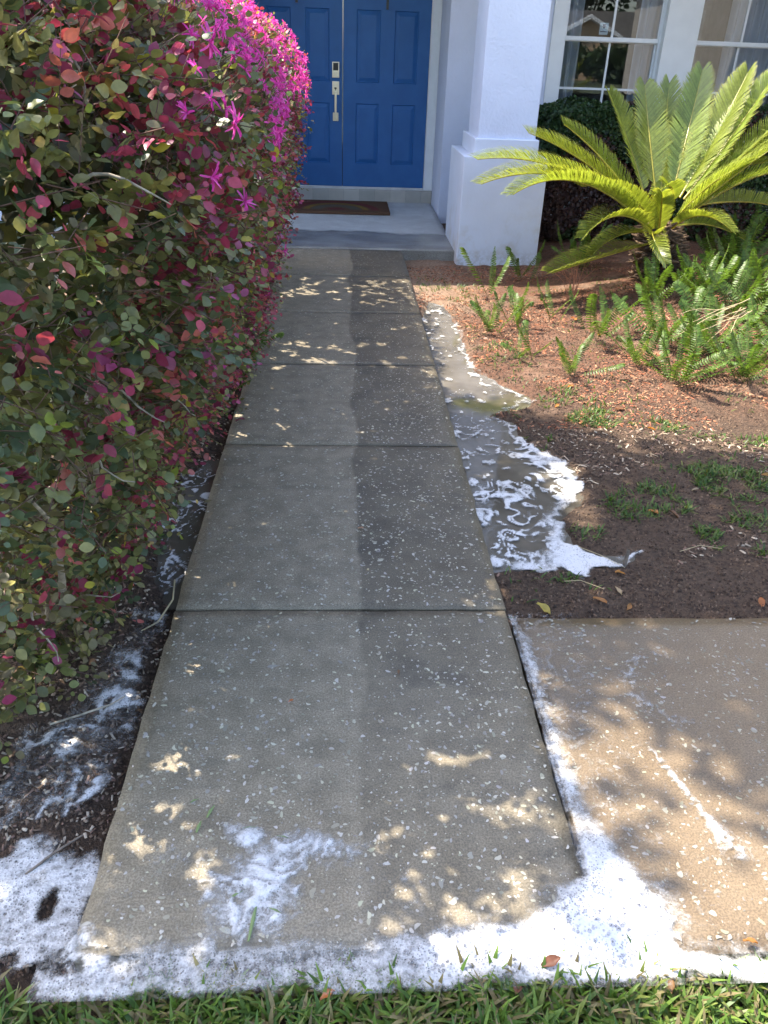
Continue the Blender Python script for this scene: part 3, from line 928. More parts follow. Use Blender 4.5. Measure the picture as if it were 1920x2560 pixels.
for k_ in range(NL):
    t = (k_ + .6) / NL
    p = base + d * (tw_len * (t * 1.15 - .35))[:, None] + np.array([0, 0, -.03]) * (t ** 2)
    az = tw_az + (k_ % 2) * math.pi + r.normal(0, .3, NT)
    a = nrm(np.cross(d, np.array([.05, .03, 1.0]))); b = np.cross(d, a)
    side = a * np.cos(az)[:, None] + b * np.sin(az)[:, None]
    ld = nrm(side * .85 + d * .55 + r.normal(0, .16, (NT, 3)) + np.array([0, 0, -.15]))
    pl = np.cross(side, d); pl = pl * np.sign((pl * (nor + np.array([0, 0, .8]))).sum(1, keepdims=True) + 1e-6)
    up = nrm(pl + r.normal(0, .32, (NT, 3)))
    sz = (.014 + .027 * r.random(NT) ** 1.3) * (1 - .25 * t) * (1 + .12 * sstep(3.2, 1.8, tw_y))
    c = GREEN[tw_g] * tw_v * r.uniform(.8, 1.2, (NT, 1))
    c = np.where((is_lime & (t > .3))[:, None], np.array([.30, .36, .07]) * r.uniform(.8, 1.2, (NT, 1)), c)
    rd = is_red & (t > .30)
    c = np.where(rd[:, None], RED[tw_r] * r.uniform(.65, 1.25, (NT, 1)), c)
    ye = r.random(NT) < .018
    c = np.where(ye[:, None], YEL[r.integers(0, 3, NT)], c)
    P.append(p); D.append(ld); U.append(up); SZ.append(sz); CC.append(c)
P = np.concatenate(P); D = np.concatenate(D); U = np.concatenate(U); SZ = np.concatenate(SZ); CC = np.concatenate(CC)
ok = (P[:, 2] > soil_z(P[:, 0], P[:, 1]) + .015) & ~in_holes(P - np.array([0, 0, .0]), H_HOLES + T_HOLES, -.002)
P, D, U, SZ, CC = P[ok], D[ok], U[ok], SZ[ok], CC[ok]
# the three hundred leaves that show largest are single leaf objects
camp = np.array([0, 0, CAMH])
Rw = np.array(cam.matrix_world)[:3, :3]
cc = (P - camp) @ Rw
inview = (np.abs(cc[:, 0] / -cc[:, 2]) < 960 / 1975 - .005) & (np.abs(cc[:, 1] / -cc[:, 2]) < 1280 / 1975 - .005) & (cc[:, 2] < 0)
outer = np.zeros(len(P), bool)
idx_t = np.tile(np.arange(NT), NL)[ok]
outer = tw_in[idx_t] < .075
score = np.where(inview & outer, SZ / -cc[:, 2], 0)
big = np.argsort(-score)[:300]
rest = np.ones(len(P), bool); rest[big] = False
ax, ay, az_ = frames(D, U)
# inner leaves, coloured darker for the shade within, added to block light
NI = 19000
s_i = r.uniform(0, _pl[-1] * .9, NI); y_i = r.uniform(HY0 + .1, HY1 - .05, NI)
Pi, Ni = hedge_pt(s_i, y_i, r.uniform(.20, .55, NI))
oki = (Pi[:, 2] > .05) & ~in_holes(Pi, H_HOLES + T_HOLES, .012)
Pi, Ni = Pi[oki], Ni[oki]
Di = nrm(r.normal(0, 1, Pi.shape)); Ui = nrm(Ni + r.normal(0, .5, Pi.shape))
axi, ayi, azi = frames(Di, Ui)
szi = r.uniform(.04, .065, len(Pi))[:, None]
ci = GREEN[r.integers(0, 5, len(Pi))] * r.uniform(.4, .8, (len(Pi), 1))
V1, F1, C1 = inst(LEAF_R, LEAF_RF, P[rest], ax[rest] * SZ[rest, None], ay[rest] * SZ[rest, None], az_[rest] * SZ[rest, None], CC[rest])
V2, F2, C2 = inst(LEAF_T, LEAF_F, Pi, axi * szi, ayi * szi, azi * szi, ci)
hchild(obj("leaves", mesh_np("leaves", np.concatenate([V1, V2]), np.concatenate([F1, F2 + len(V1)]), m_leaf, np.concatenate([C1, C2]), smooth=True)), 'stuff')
# fine leaf for the near ones: rounded, slightly cupped, with a crease along the midrib
def fine_leaf(name, seed, wid):
    rr = np.random.default_rng(seed)
    rows = 7; V = []; F = []
    for i in range(rows):
        t = i / (rows - 1)
        w = wid * math.sin(math.pi * min(.985, .03 + t * .97) ** .85) + .012
        zc = -.10 * t * t + .02 * rr.normal()
        for u in (-1, -.5, 0, .5, 1):
            V.append((u * w, t, zc + .10 * abs(u) * w * 2 + .012 * rr.normal()))
    for i in range(rows - 1):
        for j in range(4): F.append((i * 5 + j, i * 5 + j + 1, (i + 1) * 5 + j + 1, (i + 1) * 5 + j))
    return mesh_np(name, np.array(V), np.array(F), m_leafobj, smooth=True)


fl = [fine_leaf("leaf", i, w) for i, w in enumerate((.36, .32, .40, .30))]
for q, i in enumerate(big):
    o = obj("leaf", fl[q % 4])
    M4 = Matrix([[*(ax[i] * SZ[i])[:1], (ay[i] * SZ[i])[0], (az_[i] * SZ[i])[0], P[i][0]],
                 [(ax[i] * SZ[i])[1], (ay[i] * SZ[i])[1], (az_[i] * SZ[i])[1], P[i][1]],
                 [(ax[i] * SZ[i])[2], (ay[i] * SZ[i])[2], (az_[i] * SZ[i])[2], P[i][2]], [0, 0, 0, 1]])
    o.parent = hedge
    o.matrix_local = Matrix.Translation((1.0, -3.8, .04)) @ M4
    o.color = (*CC[i], 1)
# twigs
sel = np.arange(NT)[(tw_y < 5.2) & ~in_holes(base, H_HOLES + T_HOLES, .01) & (r.random(NT) < .6)]
a = nrm(np.cross(d, np.array([.3, .2, 1.0]))); b = np.cross(d, a)
T4 = np.array([(-1, 0, -1), (1, 0, -1), (0, 0, 1), (-.5, 1, -.5), (.5, 1, -.5), (0, 1, .5)], float)
F4 = np.array([(0, 1, 4, 3), (1, 2, 5, 4), (2, 0, 3, 5)])
rad = r.uniform(.0011, .0018, NT)[:, None]
V, F, C = inst(T4, F4, (base - d * tw_len[:, None] * .7)[sel], (a * rad)[sel], (d * tw_len[:, None] * 1.45)[sel], (b * rad)[sel])
hchild(obj("twigs", mesh_np("twigs", V, F, simple("hedge_twig", (.16, .09, .07), .8, var=.3, vscale=20))), 'stuff')
# woody branches, each its own part
for i in range(84):
    y = r.uniform(1.7, 6.2); x0 = r.uniform(-1.25, -.72)
    p = np.array([x0, y, soil_at(max(-2.5, x0), y) - .03]); pts = [p.copy()]; v = np.array([r.uniform(-.1, .35), r.normal(0, .25), 1.0])
    n = r.integers(7, 11)
    for j in range(n):
        v = nrm(v + r.normal(0, .28, 3) + np.array([.03, 0, .05])); p = p + v * r.uniform(.12, .19); pts.append(p.copy())
    pts = np.array(pts); lim = np.interp(pts[:, 2], PROF[:9, 1], PROF[:9, 0]) - .06 - .16 * sstep(3.4, 2.1, pts[:, 1])
    pts[:, 0] = np.minimum(pts[:, 0], lim); pts[:, 2] = np.minimum(pts[:, 2], 1.58)
    rr_ = np.linspace(r.uniform(.008, .016), .003, len(pts))
    V, F = tube(pts, rr_, 7)
    hchild(obj("branch", mesh_np("branch", V, F, m_twig if i % 3 else m_bark, smooth=True)))
# bare grey branch stubs poking out of the face
for i in range(64):
    s_ = r.uniform(.15, 1.6); y_ = 1.5 + 3.6 * r.random()
    q0, n0 = hedge_pt(np.array([s_]), np.array([y_]), np.array([.10 + .08 * r.random()])); p = q0[0]; v = nrm(n0[0] * .5 + r.normal(0, .6, 3)); pts = [p]
    for j in range(8): v = nrm(v + r.normal(0, .30, 3) - n0[0] * .02); p = p + v * r.uniform(.015, .036); pts.append(p)
    V, F = tube(pts, np.linspace(.0042, .0012, 9), 6)
    hchild(obj("branch", mesh_np("branch", V, F, m_twig, smooth=True)))


# fringe flowers
def flower_mesh(seed):
    rr = np.random.default_rng(seed); parts = []
    for k_ in range(16):
        dd = nrm(np.array([rr.normal(), rr.normal(), rr.uniform(-.1, 1.3)])); L = rr.uniform(.016, .027); w = .0014
        sd = nrm(np.cross(dd, rr.normal(size=3))); nn = np.cross(sd, dd); cv = rr.uniform(-.3, .3)
        rows = []
        for j in range(4):
            t = j / 3; pt = dd * L * t + nn * cv * L * t * t + np.array([0, 0, -.35]) * L * t * t
            ww = w * (.7 + .6 * math.sin(math.pi * t * .9 + .1))
            rows += [pt - sd * ww, pt + sd * ww]
        F = np.array([(2 * j, 2 * j + 1, 2 * j + 3, 2 * j + 2) for j in range(3)])
        c = np.array([(.80, .09, .46), (.74, .07, .40), (.86, .17, .56)][k_ % 3]) * rr.uniform(.85, 1.1)
        parts.append((np.array(rows), F, c))
    V, F, C = join(parts)
    return mesh_np("flower", V, F, m_petal, C)


fms = [flower_mesh(50 + i) for i in range(5)]
nf = 0
while nf < 290:
    if nf < 278: s_ = r.uniform(1.25, 2.3); y_ = 1.7 + (HY1 - 1.7) * r.random() ** .9
    else: s_ = r.uniform(.5, 1.45); y_ = r.uniform(1.6, 6)
    q0, n0 = hedge_pt(np.array([s_]), np.array([y_]), np.array([-.03 - .04 * r.random()]))
    if r.random() > .25 + 1.6 * (vnoise(np.array([y_ * 3]), np.array([s_ * 3]), 5)[0] - .25): continue
    o = obj("flower", fms[nf % 5]); o.parent = hedge
    o.matrix_local = Matrix.Translation((1.0, -3.8, .04)) @ Matrix.Translation(q0[0]) @ Vector(n0[0] + r.normal(0, .4, 3)).to_track_quat('Z', 'Y').to_matrix().to_4x4() @ Matrix.Scale(r.uniform(1.0, 1.8), 4)
    nf += 1

# the flowers past the three hundred: one mass along the top
fv_, ff_, fc_ = [], [], []; bb = 0
for k_ in range(560):
    s_ = r.uniform(1.30, 2.5); y_ = 1.8 + (HY1 - 1.8) * r.random() ** .85
    if r.random() > .2 + 1.8 * (vnoise(np.array([y_ * 2.2]), np.array([s_ * 2.2]), 6)[0] - .2): continue
    q0, n0 = hedge_pt(np.array([s_]), np.array([y_]), np.array([-.02 - .05 * r.random()]))
    mm = fms[k_ % 5]; co = np.empty(len(mm.vertices) * 3, np.float32); mm.vertices.foreach_get("co", co); co = co.reshape(-1, 3)
    Rm = np.array((Vector(n0[0] + r.normal(0, .4, 3)).to_track_quat('Z', 'Y').to_matrix() @ Matrix.Rotation(r.uniform(0, 6.28), 3, 'Z')))
    fv_.append(co @ Rm.T * r.uniform(1.0, 1.7) + q0[0])
    ff_.append(np.array([tuple(p.vertices) for p in mm.polygons]) + bb); bb += len(co)
    cl_ = np.empty(len(co) * 4, np.float32); mm.color_attributes["Col"].data.foreach_get("color", cl_); fc_.append(cl_.reshape(-1, 4)[:, :3])
hchild(obj("flowers", mesh_np("flowers", np.concatenate(fv_), np.concatenate(ff_), m_petal, np.concatenate(fc_))), 'stuff')

# ================================================================== CYCAD
Rc = Rw
def at_y(px, py, Y):     # point on the sight line through a measured image point, at depth Y
    dv = Rc @ np.array([px - 960, 1280 - py, -1975.0]); return dv * (Y / dv[1]) + camp
def Z6(x, y, Y): return at_y(1160 + x * .4581, 150 + y * .4581, Y)


FR = [  # base, mid, tip as image point + depth
    ((960, 830, 5.97), (520, 590, 6.05), (75, 543, 6.00)),
    ((985, 880, 5.93), (560, 640, 5.85), (95, 678, 5.72)),
    ((1000, 920, 5.92), (640, 670, 5.72), (268, 735, 5.55)),
    ((950, 800, 6.02), (660, 560, 6.15), (352, 398, 6.22)),
    ((960, 820, 6.02), (760, 550, 6.2), (545, 352, 6.32)),
    ((975, 720, 6.05), (890, 430, 6.3), (790, 185, 6.48)),
    ((1040, 690, 6.10), (1005, 350, 6.4), (985, 138, 6.75)),
    ((1150, 690, 6.10), (1235, 340, 6.4), (1300, 58, 6.75)),
    ((1190, 730, 6.05), (1400, 360, 6.28), (1548, 72, 6.45)),
    ((1215, 740, 6.02), (1450, 430, 6.18), (1690, 90, 6.3)),
    ((1230, 760, 6.02), (1520, 520, 6.1), (1830, 260, 6.15)),
    ((1180, 850, 5.98), (1480, 590, 6.0), (1800, 390, 5.95)),
    ((1150, 880, 5.93), (1390, 650, 5.85), (1640, 560, 5.72)),
    ((1160, 890, 5.92), (1400, 690, 5.80), (1700, 470, 5.72)),
    ((1190, 870, 5.95), (1560, 650, 5.88), (1850, 620, 5.75)),
    ((1060, 955, 5.90), (1078, 800, 5.78), (1080, 725, 5.52)),
    ((1030, 950, 5.90), (850, 850, 5.68), (655, 965, 5.50)),
    ((1130, 930, 5.90), (1290, 850, 5.66), (1460, 935, 5.48)),
    ((1055, 960, 5.86), (1030, 960, 5.58), (1098, 1105, 5.40)),
    ((1030, 940, 5.93), (900, 740, 5.85), (640, 690, 5.76)),
    ((990, 940, 5.9), (840, 960, 5.75), (700, 1060, 5.62)),
    ((1000, 1010, 5.85), (720, 1085, 5.55), (480, 1165, 5.38)),
    ((1120, 930, 6.0), (1330, 900, 6.05), (1560, 1000, 6.0)),
    ((1080, 760, 6.12), (1130, 600, 6.3), (1180, 640, 6.55)),
    ((1140, 760, 5.95), (1125, 690, 5.85), (1040, 735, 5.72)),
    ((1200, 800, 6.1), (1600, 780, 6.3), (1900, 900, 6.3)),
    ((1075, 740, 6.12), (1095, 420, 6.42), (1120, 130, 6.75)),
]
cyc_base = np.array([2.42, 6.0, soil_at(2.42, 6.0)])
cycad = tag(empty("sago_palm", cyc_base), "sago palm with stiff yellow-ribbed fronds in front of the window", "palm")
cinv = Matrix.Translation(-Vector(cyc_base))
ctop = Z6(1070, 930, 5.97)


def frond_obj(b_, m_, t_, k_):
    rr = np.random.default_rng(200 + k_)
    A, Mi, B = Z6(*b_), Z6(*m_), Z6(*t_)
    A = ctop + (A - ctop) * .9
    Cc = 2 * Mi - .5 * (A + B)
    n = 62
    t = np.linspace(0, 1, n)[:, None]
    P = (1 - t) ** 2 * A + 2 * t * (1 - t) * Cc + t * t * B
    L = np.linalg.norm(np.diff(P, axis=0), axis=1).sum()
    T = nrm(np.gradient(P, axis=0))
    Bn = nrm(np.cross(T, np.array([0, 0, 1.0]) + .001)); 
    ref = nrm(np.cross(T[n // 2], np.array([0, 0, 1.0])))
    Bn = nrm(ref - T * (T @ ref)[:, None]); N = np.cross(Bn, T)
    N = np.where((N[:, 2:3] < 0) & (abs(N[:, 2:3]) > .02), -N, N)
    fr = empty("frond", (0, 0, 0)); fr.parent = cycad; fr.matrix_parent_inverse = cinv
    yel = rr.uniform(0, 1)
    V, F = tube(P, np.linspace(.0085, .0025, n), 6)
    q = obj("rachis", mesh_np("rachis", V, F, m_frond, np.broadcast_to(np.array([.55, .48, .08]) * rr.uniform(.75, 1.05), (len(V), 3)), smooth=True)); q.parent = fr
    parts = []
    u = np.linspace(.05, 1, int(118 * max(.5, L)) + 18)
    Wd = min(.205, .18 * max(.55, L) + .02)
    for uu in u:
        i = uu * (n - 1); i0 = int(min(n - 2, math.floor(i))); f_ = i - i0
        p = P[i0] * (1 - f_) + P[i0 + 1] * f_; tt = T[i0]; nn = N[i0]
        prof = min(1, (uu / .22) ** .7) * (1 - .55 * max(0, (uu - .55) / .45) ** 1.6)
        th = math.radians(62 - 30 * uu)
        for sd in (-1, 1):
            ll = Wd * prof * rr.uniform(.93, 1.06); w = .0039
            dd = nrm(sd * Bn[i0] * math.sin(th) + tt * math.cos(th) + nn * .52 + rr.normal(0, .03, 3))
            wv = nrm(np.cross(dd, nn)); up = np.cross(wv, dd)
            pts = [p, p + dd * ll * .4, p + dd * ll * .78 - nn * ll * .03, p + dd * ll - nn * ll * .10]
            ws = [w * .7, w, w * .85, w * .12]
            Vb = np.array([q_ + s2 * wv * w_ for q_, w_ in zip(pts, ws) for s2 in (-1, 1)])
            g = np.array([.250, .325, .060]) * rr.uniform(.72, 1.25)
            g = g * (1 - .35 * yel) + np.array([.26, .24, .03]) * .35 * yel
            cvx = np.stack([g, g, g, g, g * 1.1 + .02, g * 1.1 + .02, g * .6 + np.array([.22, .19, .03]), g * .6 + np.array([.22, .19, .03])])
            parts.append((Vb, np.array([(0, 1, 3, 2), (2, 3, 5, 4), (4, 5, 7, 6)]), cvx))
    V, F, C = join(parts)
    q = obj("leaflets", mesh_np("leaflets", V, F, m_frond, C)); q.parent = fr; q['kind'] = 'stuff'


for k_, (b_, m_, t_) in enumerate(FR): frond_obj(b_, m_, t_, k_)
# shaggy trunk made of old frond stubs
parts = []
rr = np.random.default_rng(8)
zt = ctop[2] - cyc_base[2]
for k_ in range(330):
    h_ = rr.uniform(-.03, zt + .05); a_ = k_ * 2.399; R_ = .17 * (1 - .3 * max(0, h_ / zt) ** 2)
    cx_ = cyc_base[:2] + (ctop[:2] - cyc_base[:2]) * max(0, h_ / zt)
    p = np.array([cx_[0] + R_ * math.cos(a_), cx_[1] + R_ * math.sin(a_), cyc_base[2] + h_])
    o_ = nrm(np.array([math.cos(a_), math.sin(a_), rr.uniform(-.3, .9)])); L = rr.uniform(.04, .09); w = rr.uniform(.010, .018)
    sd = np.array([-math.sin(a_), math.cos(a_), 0]); up = np.cross(o_, sd)
    pts = [p - o_ * .05, p + o_ * L * .6, p + o_ * L]
    Vb = []
    for q_, w_, h2 in zip(pts, (w, w * .8, w * .35), (.010, .007, .003)):
        Vb += [q_ - sd * w_ - up * h2, q_ + sd * w_ - up * h2, q_ + sd * w_ + up * h2, q_ - sd * w_ + up * h2]
    Fb = [(4 * j + m2, 4 * j + (m2 + 1) % 4, 4 * j + 4 + (m2 + 1) % 4, 4 * j + 4 + m2) for j in range(2) for m2 in range(4)] + [(8, 9, 10, 11)]
    parts.append((np.array(Vb), np.array(Fb), np.array([.13, .085, .055]) * rr.uniform(.45, 1.5)))
core = np.array([[cyc_base[0], cyc_base[1], cyc_base[2] - .1], [cyc_base[0], cyc_base[1], cyc_base[2] + zt * .4], list(ctop)])
Vt, Ft = tube(core, [.19, .18, .10], 14)
parts.append((Vt, Ft, (.05, .035, .025)))
V, F, C = join(parts)
q = obj("trunk", mesh_np("trunk", V, F, m_chip, C)); q.parent = cycad; q.matrix_parent_inverse = cinv

# ================================================================== CLIPPED SHRUBS UNDER THE WINDOW
def shrub(name, x0, x1, y0, y1, z0, z1, n, label, seed, redfrac, size=(.024, .038)):
    rr = np.random.default_rng(seed)
    root = tag(empty(name, ((x0 + x1) / 2, (y0 + y1) / 2, -.05)), label, "shrub", "clipped shrubs under the windows")
    inv = Matrix.Translation((-(x0 + x1) / 2, -(y0 + y1) / 2, .05))
    u = rr.uniform(-1, 1, (n, 3)); face = rr.integers(0, 3, n); sgn = np.where(rr.random(n) < .5, -1, 1)
    sgn = np.where((face == 1), -1, np.where(face == 2, 1, sgn))
    depth = 1 - .40 * rr.random(n) ** 1.3
    u[np.arange(n), face] = sgn * depth
    l6 = (np.abs(u) ** 6).sum(1) ** (1 / 6); u = u / np.maximum(l6, 1)[:, None]
    c_ = np.array([(x0 + x1) / 2, (y0 + y1) / 2, (z0 + z1) / 2]); hs = np.array([(x1 - x0) / 2, (y1 - y0) / 2, (z1 - z0) / 2])
    Pp = c_ + u * hs
    bmp = (fbm(Pp[:, 0] * 5 + Pp[:, 2] * 3, Pp[:, 1] * 5 + Pp[:, 2] * 4, 3, seed) - .5)
    nr_ = nrm(np.sign(u) * np.abs(u) ** 5 / hs + 1e-6)
    Pp = Pp + nr_ * (bmp * .16)[:, None]
    keep = Pp[:, 2] > .0
    Pp, nr_ = Pp[keep], nr_[keep]; n = len(Pp)
    Dd = nrm(rr.normal(0, .8, (n, 3)) + nr_ * .7 + np.array([0, 0, .4])); Uu = nrm(nr_ + np.array([0, 0, .6]) + rr.normal(0, .4, (n, 3)))
    a1, a2, a3 = frames(Dd, Uu); s = rr.uniform(size[0], size[1], n)[:, None]
    cols = np.array([.045, .088, .030]) * rr.uniform(.6, 1.5, (n, 1))
    rd = rr.random(n) < np.clip(redfrac * 2.2 * (fbm(Pp[:, 0] * 2, Pp[:, 2] * 2, 2, seed) > .5), 0, 1)
    cols = np.where(rd[:, None], np.array([.085, .045, .04]) * rr.uniform(.7, 1.4, (n, 1)), cols)
    V, F, C = inst(LEAF_T, LEAF_F, Pp, a1 * s, a2 * s, a3 * s, cols)
    q = obj("foliage", mesh_np("foliage", V, F, m_leaf, C, smooth=True)); q.parent = root; q.matrix_parent_inverse = inv; q['kind'] = 'stuff'
    for i in range(7):
        px_, py_ = rr.uniform(x0 + .15, x1 - .15), rr.uniform(y0 + .15, y1 - .1)
        pts = [(px_, py_, soil_at(px_, py_) - .05)]
        for j in range(5): pts.append((pts[-1][0] + rr.normal(0, .05), pts[-1][1] + rr.normal(0, .04), pts[-1][2] + .19))
        Vv, Ff = tube(pts, np.linspace(.014, .005, 6), 6)
        q = obj("branch", mesh_np("branch", Vv, Ff, m_bark, smooth=True)); q.parent = root; q.matrix_parent_inverse = inv
    return root


shrub("clipped_shrub", 1.78, 2.95, 7.55, 8.55, .02, 1.12, 34000, "dark green clipped shrub between the pillar and the palm", 61, .55)
shrub("clipped_shrub", 2.75, 4.4, 7.6, 8.6, .0, 1.12, 34000, "dark clipped shrub behind the palm fronds under the far window", 62, .3)

# ================================================================== FERNS
def fern_mesh(seed, L=.42, n=26, arch=.5):
    rr = np.random.default_rng(seed); parts = []
    t = np.linspace(0, 1, n + 4)
    P = np.stack([.03 * np.sin(t * 3 + seed), L * np.sin(t * (1.0 + arch)) / (1 + arch * .3), L * (t - arch * t * t * .75)], -1)
    V, F = tube(P, np.linspace(.0022, .0006, len(t)), 4)
    parts.append((V, F, (.16, .15, .04)))
    T = nrm(np.gradient(P, axis=0))
    for i in range(3, n + 4):
        tt = T[i]; sdv = nrm(np.cross(tt, np.array([0, 0, 1.0]) + .3 * np.array([0, -1, 0]))); nn = np.cross(sdv, tt)
        prof = min(1, .35 + t[i] * 3) * (1 - max(0, (t[i] - .55) / .47) ** 1.5)
        for sd in (-1, 1):
            ll = .033 * prof * rr.uniform(.88, 1.1) + .004; w = .0060 * (.5 + .5 * prof)
            dd = nrm(sd * sdv + tt * .22 + rr.normal(0, .06, 3) - nn * .12)
            wv = nrm(np.cross(dd, nn) + rr.normal(0, .12, 3))
            pts = [P[i], P[i] + dd * ll * .25, P[i] + dd * ll * .7 - nn * ll * .05, P[i] + dd * ll - nn * ll * .16]
            Vb = np.array([q_ + s2 * wv * w_ for q_, w_ in zip(pts, (w * .7, w, w * .8, w * .15)) for s2 in (-1, 1)])
            parts.append((Vb, np.array([(0, 1, 3, 2), (2, 3, 5, 4), (4, 5, 7, 6)]), np.array([.098, .172, .030]) * rr.uniform(.65, 1.35)))
    V, F, C = join(parts)
    return mesh_np("frond", V, F, m_fern, C)


fern_ms = [fern_mesh(300 + i, L=rl, arch=ar) for i, (rl, ar) in enumerate([(.42, .5), (.36, .25), (.46, .8), (.34, .6), (.40, .35), (.44, 1.0)])]
FERNS = [  # x, y, fronds, scale, spread, label
    (.95, 4.85, 5, .7, 1.25, "low sword fern sprawling towards the puddle at the bed's edge"),
    (1.06, 5.72, 2, .95, .35, "pair of upright fern fronds near the pillar foot"),
    (1.42, 6.25, 3, .7, .4, "small upright fern between pillar and palm"),
    (1.13, 5.05, 5, .68, .7, "bright sunlit fern clump nearest the walkway"),
    (1.40, 5.15, 3, .6, .5, "thin upright fern on red mulch left of the palm trunk"),
    (1.08, 4.42, 4, .5, 1.1, "tiny fern seedling on mulch near the soapy puddle"),
    (1.28, 4.12, 4, .5, 1.1, "small flat fern at the front of the mulch bed"),
    (1.60, 4.75, 6, .75, .75, "sunlit fern clump in the middle of the mulch"),
    (1.70, 4.32, 5, .6, 1.0, "low fern in front of the middle clump"),
    (1.98, 4.62, 11, .85, 1.0, "large dark fern clump at the palm's shaded foot"),
    (1.84, 4.05, 9, .85, 1.2, "drooping fern at the front right of the bed"),
    (2.16, 4.40, 12, .88, 1.1, "dense fern clump under the dry twigs"),
    (2.52, 5.00, 12, .9, 1.0, "tall dark fern clump right of the palm trunk"),
    (2.22, 4.02, 9, .8, 1.3, "fern with arching fronds over the soil by the picture edge"),
    (2.55, 4.38, 10, .9, 1.1, "pale fern half cut off by the picture edge"),
    (2.85, 5.6, 11, .95, .9, "fern mass behind the palm trunk on the right"),
    (2.72, 4.85, 10, .9, 1.0, "broad dark fern between the dry twigs and the picture edge"),
    (2.15, 5.35, 9, .8, .7, "low shaded fern right at the palm trunk"),
    (2.42, 5.30, 10, .85, .7, "dark fern clump hiding the palm trunk"),
    (3.05, 6.2, 10, 1.1, .8, "shaded fern beside the far clipped shrub"),
    (1.95, 6.6, 8, .9, .8, "dark fern at the foot of the clipped shrub"),
    (-.60, 4.30, 5, .72, 1.0, "green fern hanging out of the hedge foot by the third slab"),
    (-.66, 3.62, 4, .6, .9, "small bright fern under the hedge near the fourth joint"),
    (-.60, 3.95, 3, .5, .9, "tiny fern sprig at the hedge foot"),
    (-.78, 2.20, 6, .62, 1.0, "fern growing through the low hedge leaves near the foam"),
    (-.62, 6.55, 4, .6, .9, "fern sprig at the far end of the hedge by the porch"),
]
for fi, (fx, fy_, nf_, sc, sp, lab) in enumerate(FERNS):
    rr = np.random.default_rng(700 + fi)
    root = tag(empty("sword_fern", (fx, fy_, soil_at(fx, fy_) - .01)), lab, "fern", "sword ferns in the beds")
    for j in range(int(nf_ * 1.9)):
        o = obj("frond", fern_ms[(j + fi) % 6]); o.parent = root
        a_ = j * 2.4 + rr.uniform(-.5, .5)
        if fx < 0: a_ = rr.uniform(-2.6, -.6)
        tilt = -.62 + .62 * rr.random() * sp
        o.matrix_local = Matrix.Translation((rr.normal(0, .03), rr.normal(0, .03), 0)) @ Matrix.Rotation(a_, 4, 'Z') @ Matrix.Rotation(-tilt, 4, 'X') @ Matrix.Rotation(rr.normal(0, .35), 4, 'Y') @ Matrix.Scale(sc * rr.uniform(.8, 1.25), 4)

# ================================================================== LAWN AND WEEDS
BL_T = np.array([(-.5, 0, 0), (.5, 0, 0), (-.5, .35, .02), (.5, .35, .02), (-.42, .72, -.05), (.42, .72, -.05), (-.06, 1, -.2), (.06, 1, -.2)])
BL_F = np.array([(0, 1, 3, 2), (2, 3, 5, 4), (4, 5, 7, 6)])


def blades(Pp, L, w, tilt, rr, palette):
    n = len(Pp); a_ = rr.uniform(0, 6.283, n)
    tl = np.clip(rr.normal(tilt, .35, n), .05, 1.5)
    D = np.stack([np.cos(a_) * np.sin(tl), np.sin(a_) * np.sin(tl), np.cos(tl)], -1)
    U = np.stack([-np.cos(a_) * np.cos(tl), -np.sin(a_) * np.cos(tl), np.sin(tl)], -1)
    a1, a2, a3 = frames(D, U); l = L * rr.uniform(.5, 1.25, (n, 1)); ww = w * rr.uniform(.6, 1.25, (n, 1))
    cols = palette[rr.integers(0, len(palette), n)] * rr.uniform(.75, 1.25, (n, 1))
    return inst(BL_T, BL_F, Pp, a1 * ww, a2 * l, a3 * l, cols)


GP = np.array([(.105, .185, .030), (.135, .22, .036), (.165, .25, .045), (.080, .15, .032), (.19, .225, .055), (.28, .23, .11), (.20, .16, .08), (.12, .20, .035)])
rr = np.random.default_rng(90)
n = 40000
gx = rr.uniform(-1.5, 1.9, n); gy = rr.uniform(.25, .885, n)
edge = .838 + .022 * (fbm(gx * 9, gx * 0, 3, 4) - .5) * 2 + .012 * gx
k_ = gy < edge
gx, gy = gx[k_], gy[k_]
V, F, C = blades(np.stack([gx, gy, soil_z(gx, gy) - .005], -1), .062, .0078, .72, rr, GP)
tag(obj("grass", mesh_np("grass", V, F, m_grass, C, smooth=True)), "green lawn grass along the front edge of the slabs", "grass", None, 'stuff')

WEEDS = [[(1.059, 3.521), (1.301, 3.646), (1.656, 3.455), (1.579, 3.371), (1.258, 3.416)], [(1.017, 2.651), (1.297, 2.934), (1.543, 3.049), (1.64, 2.984), (1.38, 2.731), (1.165, 2.545)],
         [(1.411, 2.81), (1.64, 2.984), (1.824, 2.943), (1.528, 2.32), (1.372, 2.35), (1.324, 2.582)], [(0.60, 2.199), (0.712, 2.271), (0.825, 2.144), (0.715, 2.144)],
         [(0.751, 3.322), (0.964, 3.302), (0.909, 3.152), (0.792, 3.198)], [(0.757, 2.473), (0.986, 2.543), (0.93, 2.41), (0.769, 2.377)], [(1.649, 3.32), (2.008, 3.33), (1.935, 3.176)],
         [(.95, 3.75), (1.2, 3.95), (1.35, 3.7), (1.1, 3.6)], [(.62, 5.9), (.95, 6.1), (.9, 5.6), (.7, 5.6)], [(.75, 4.5), (1.0, 4.7), (1.1, 4.3), (.85, 4.2)]]
DENS = [1700, 1500, 1500, 1200, 1300, 900, 700, 450, 350, 350]
Pw = []
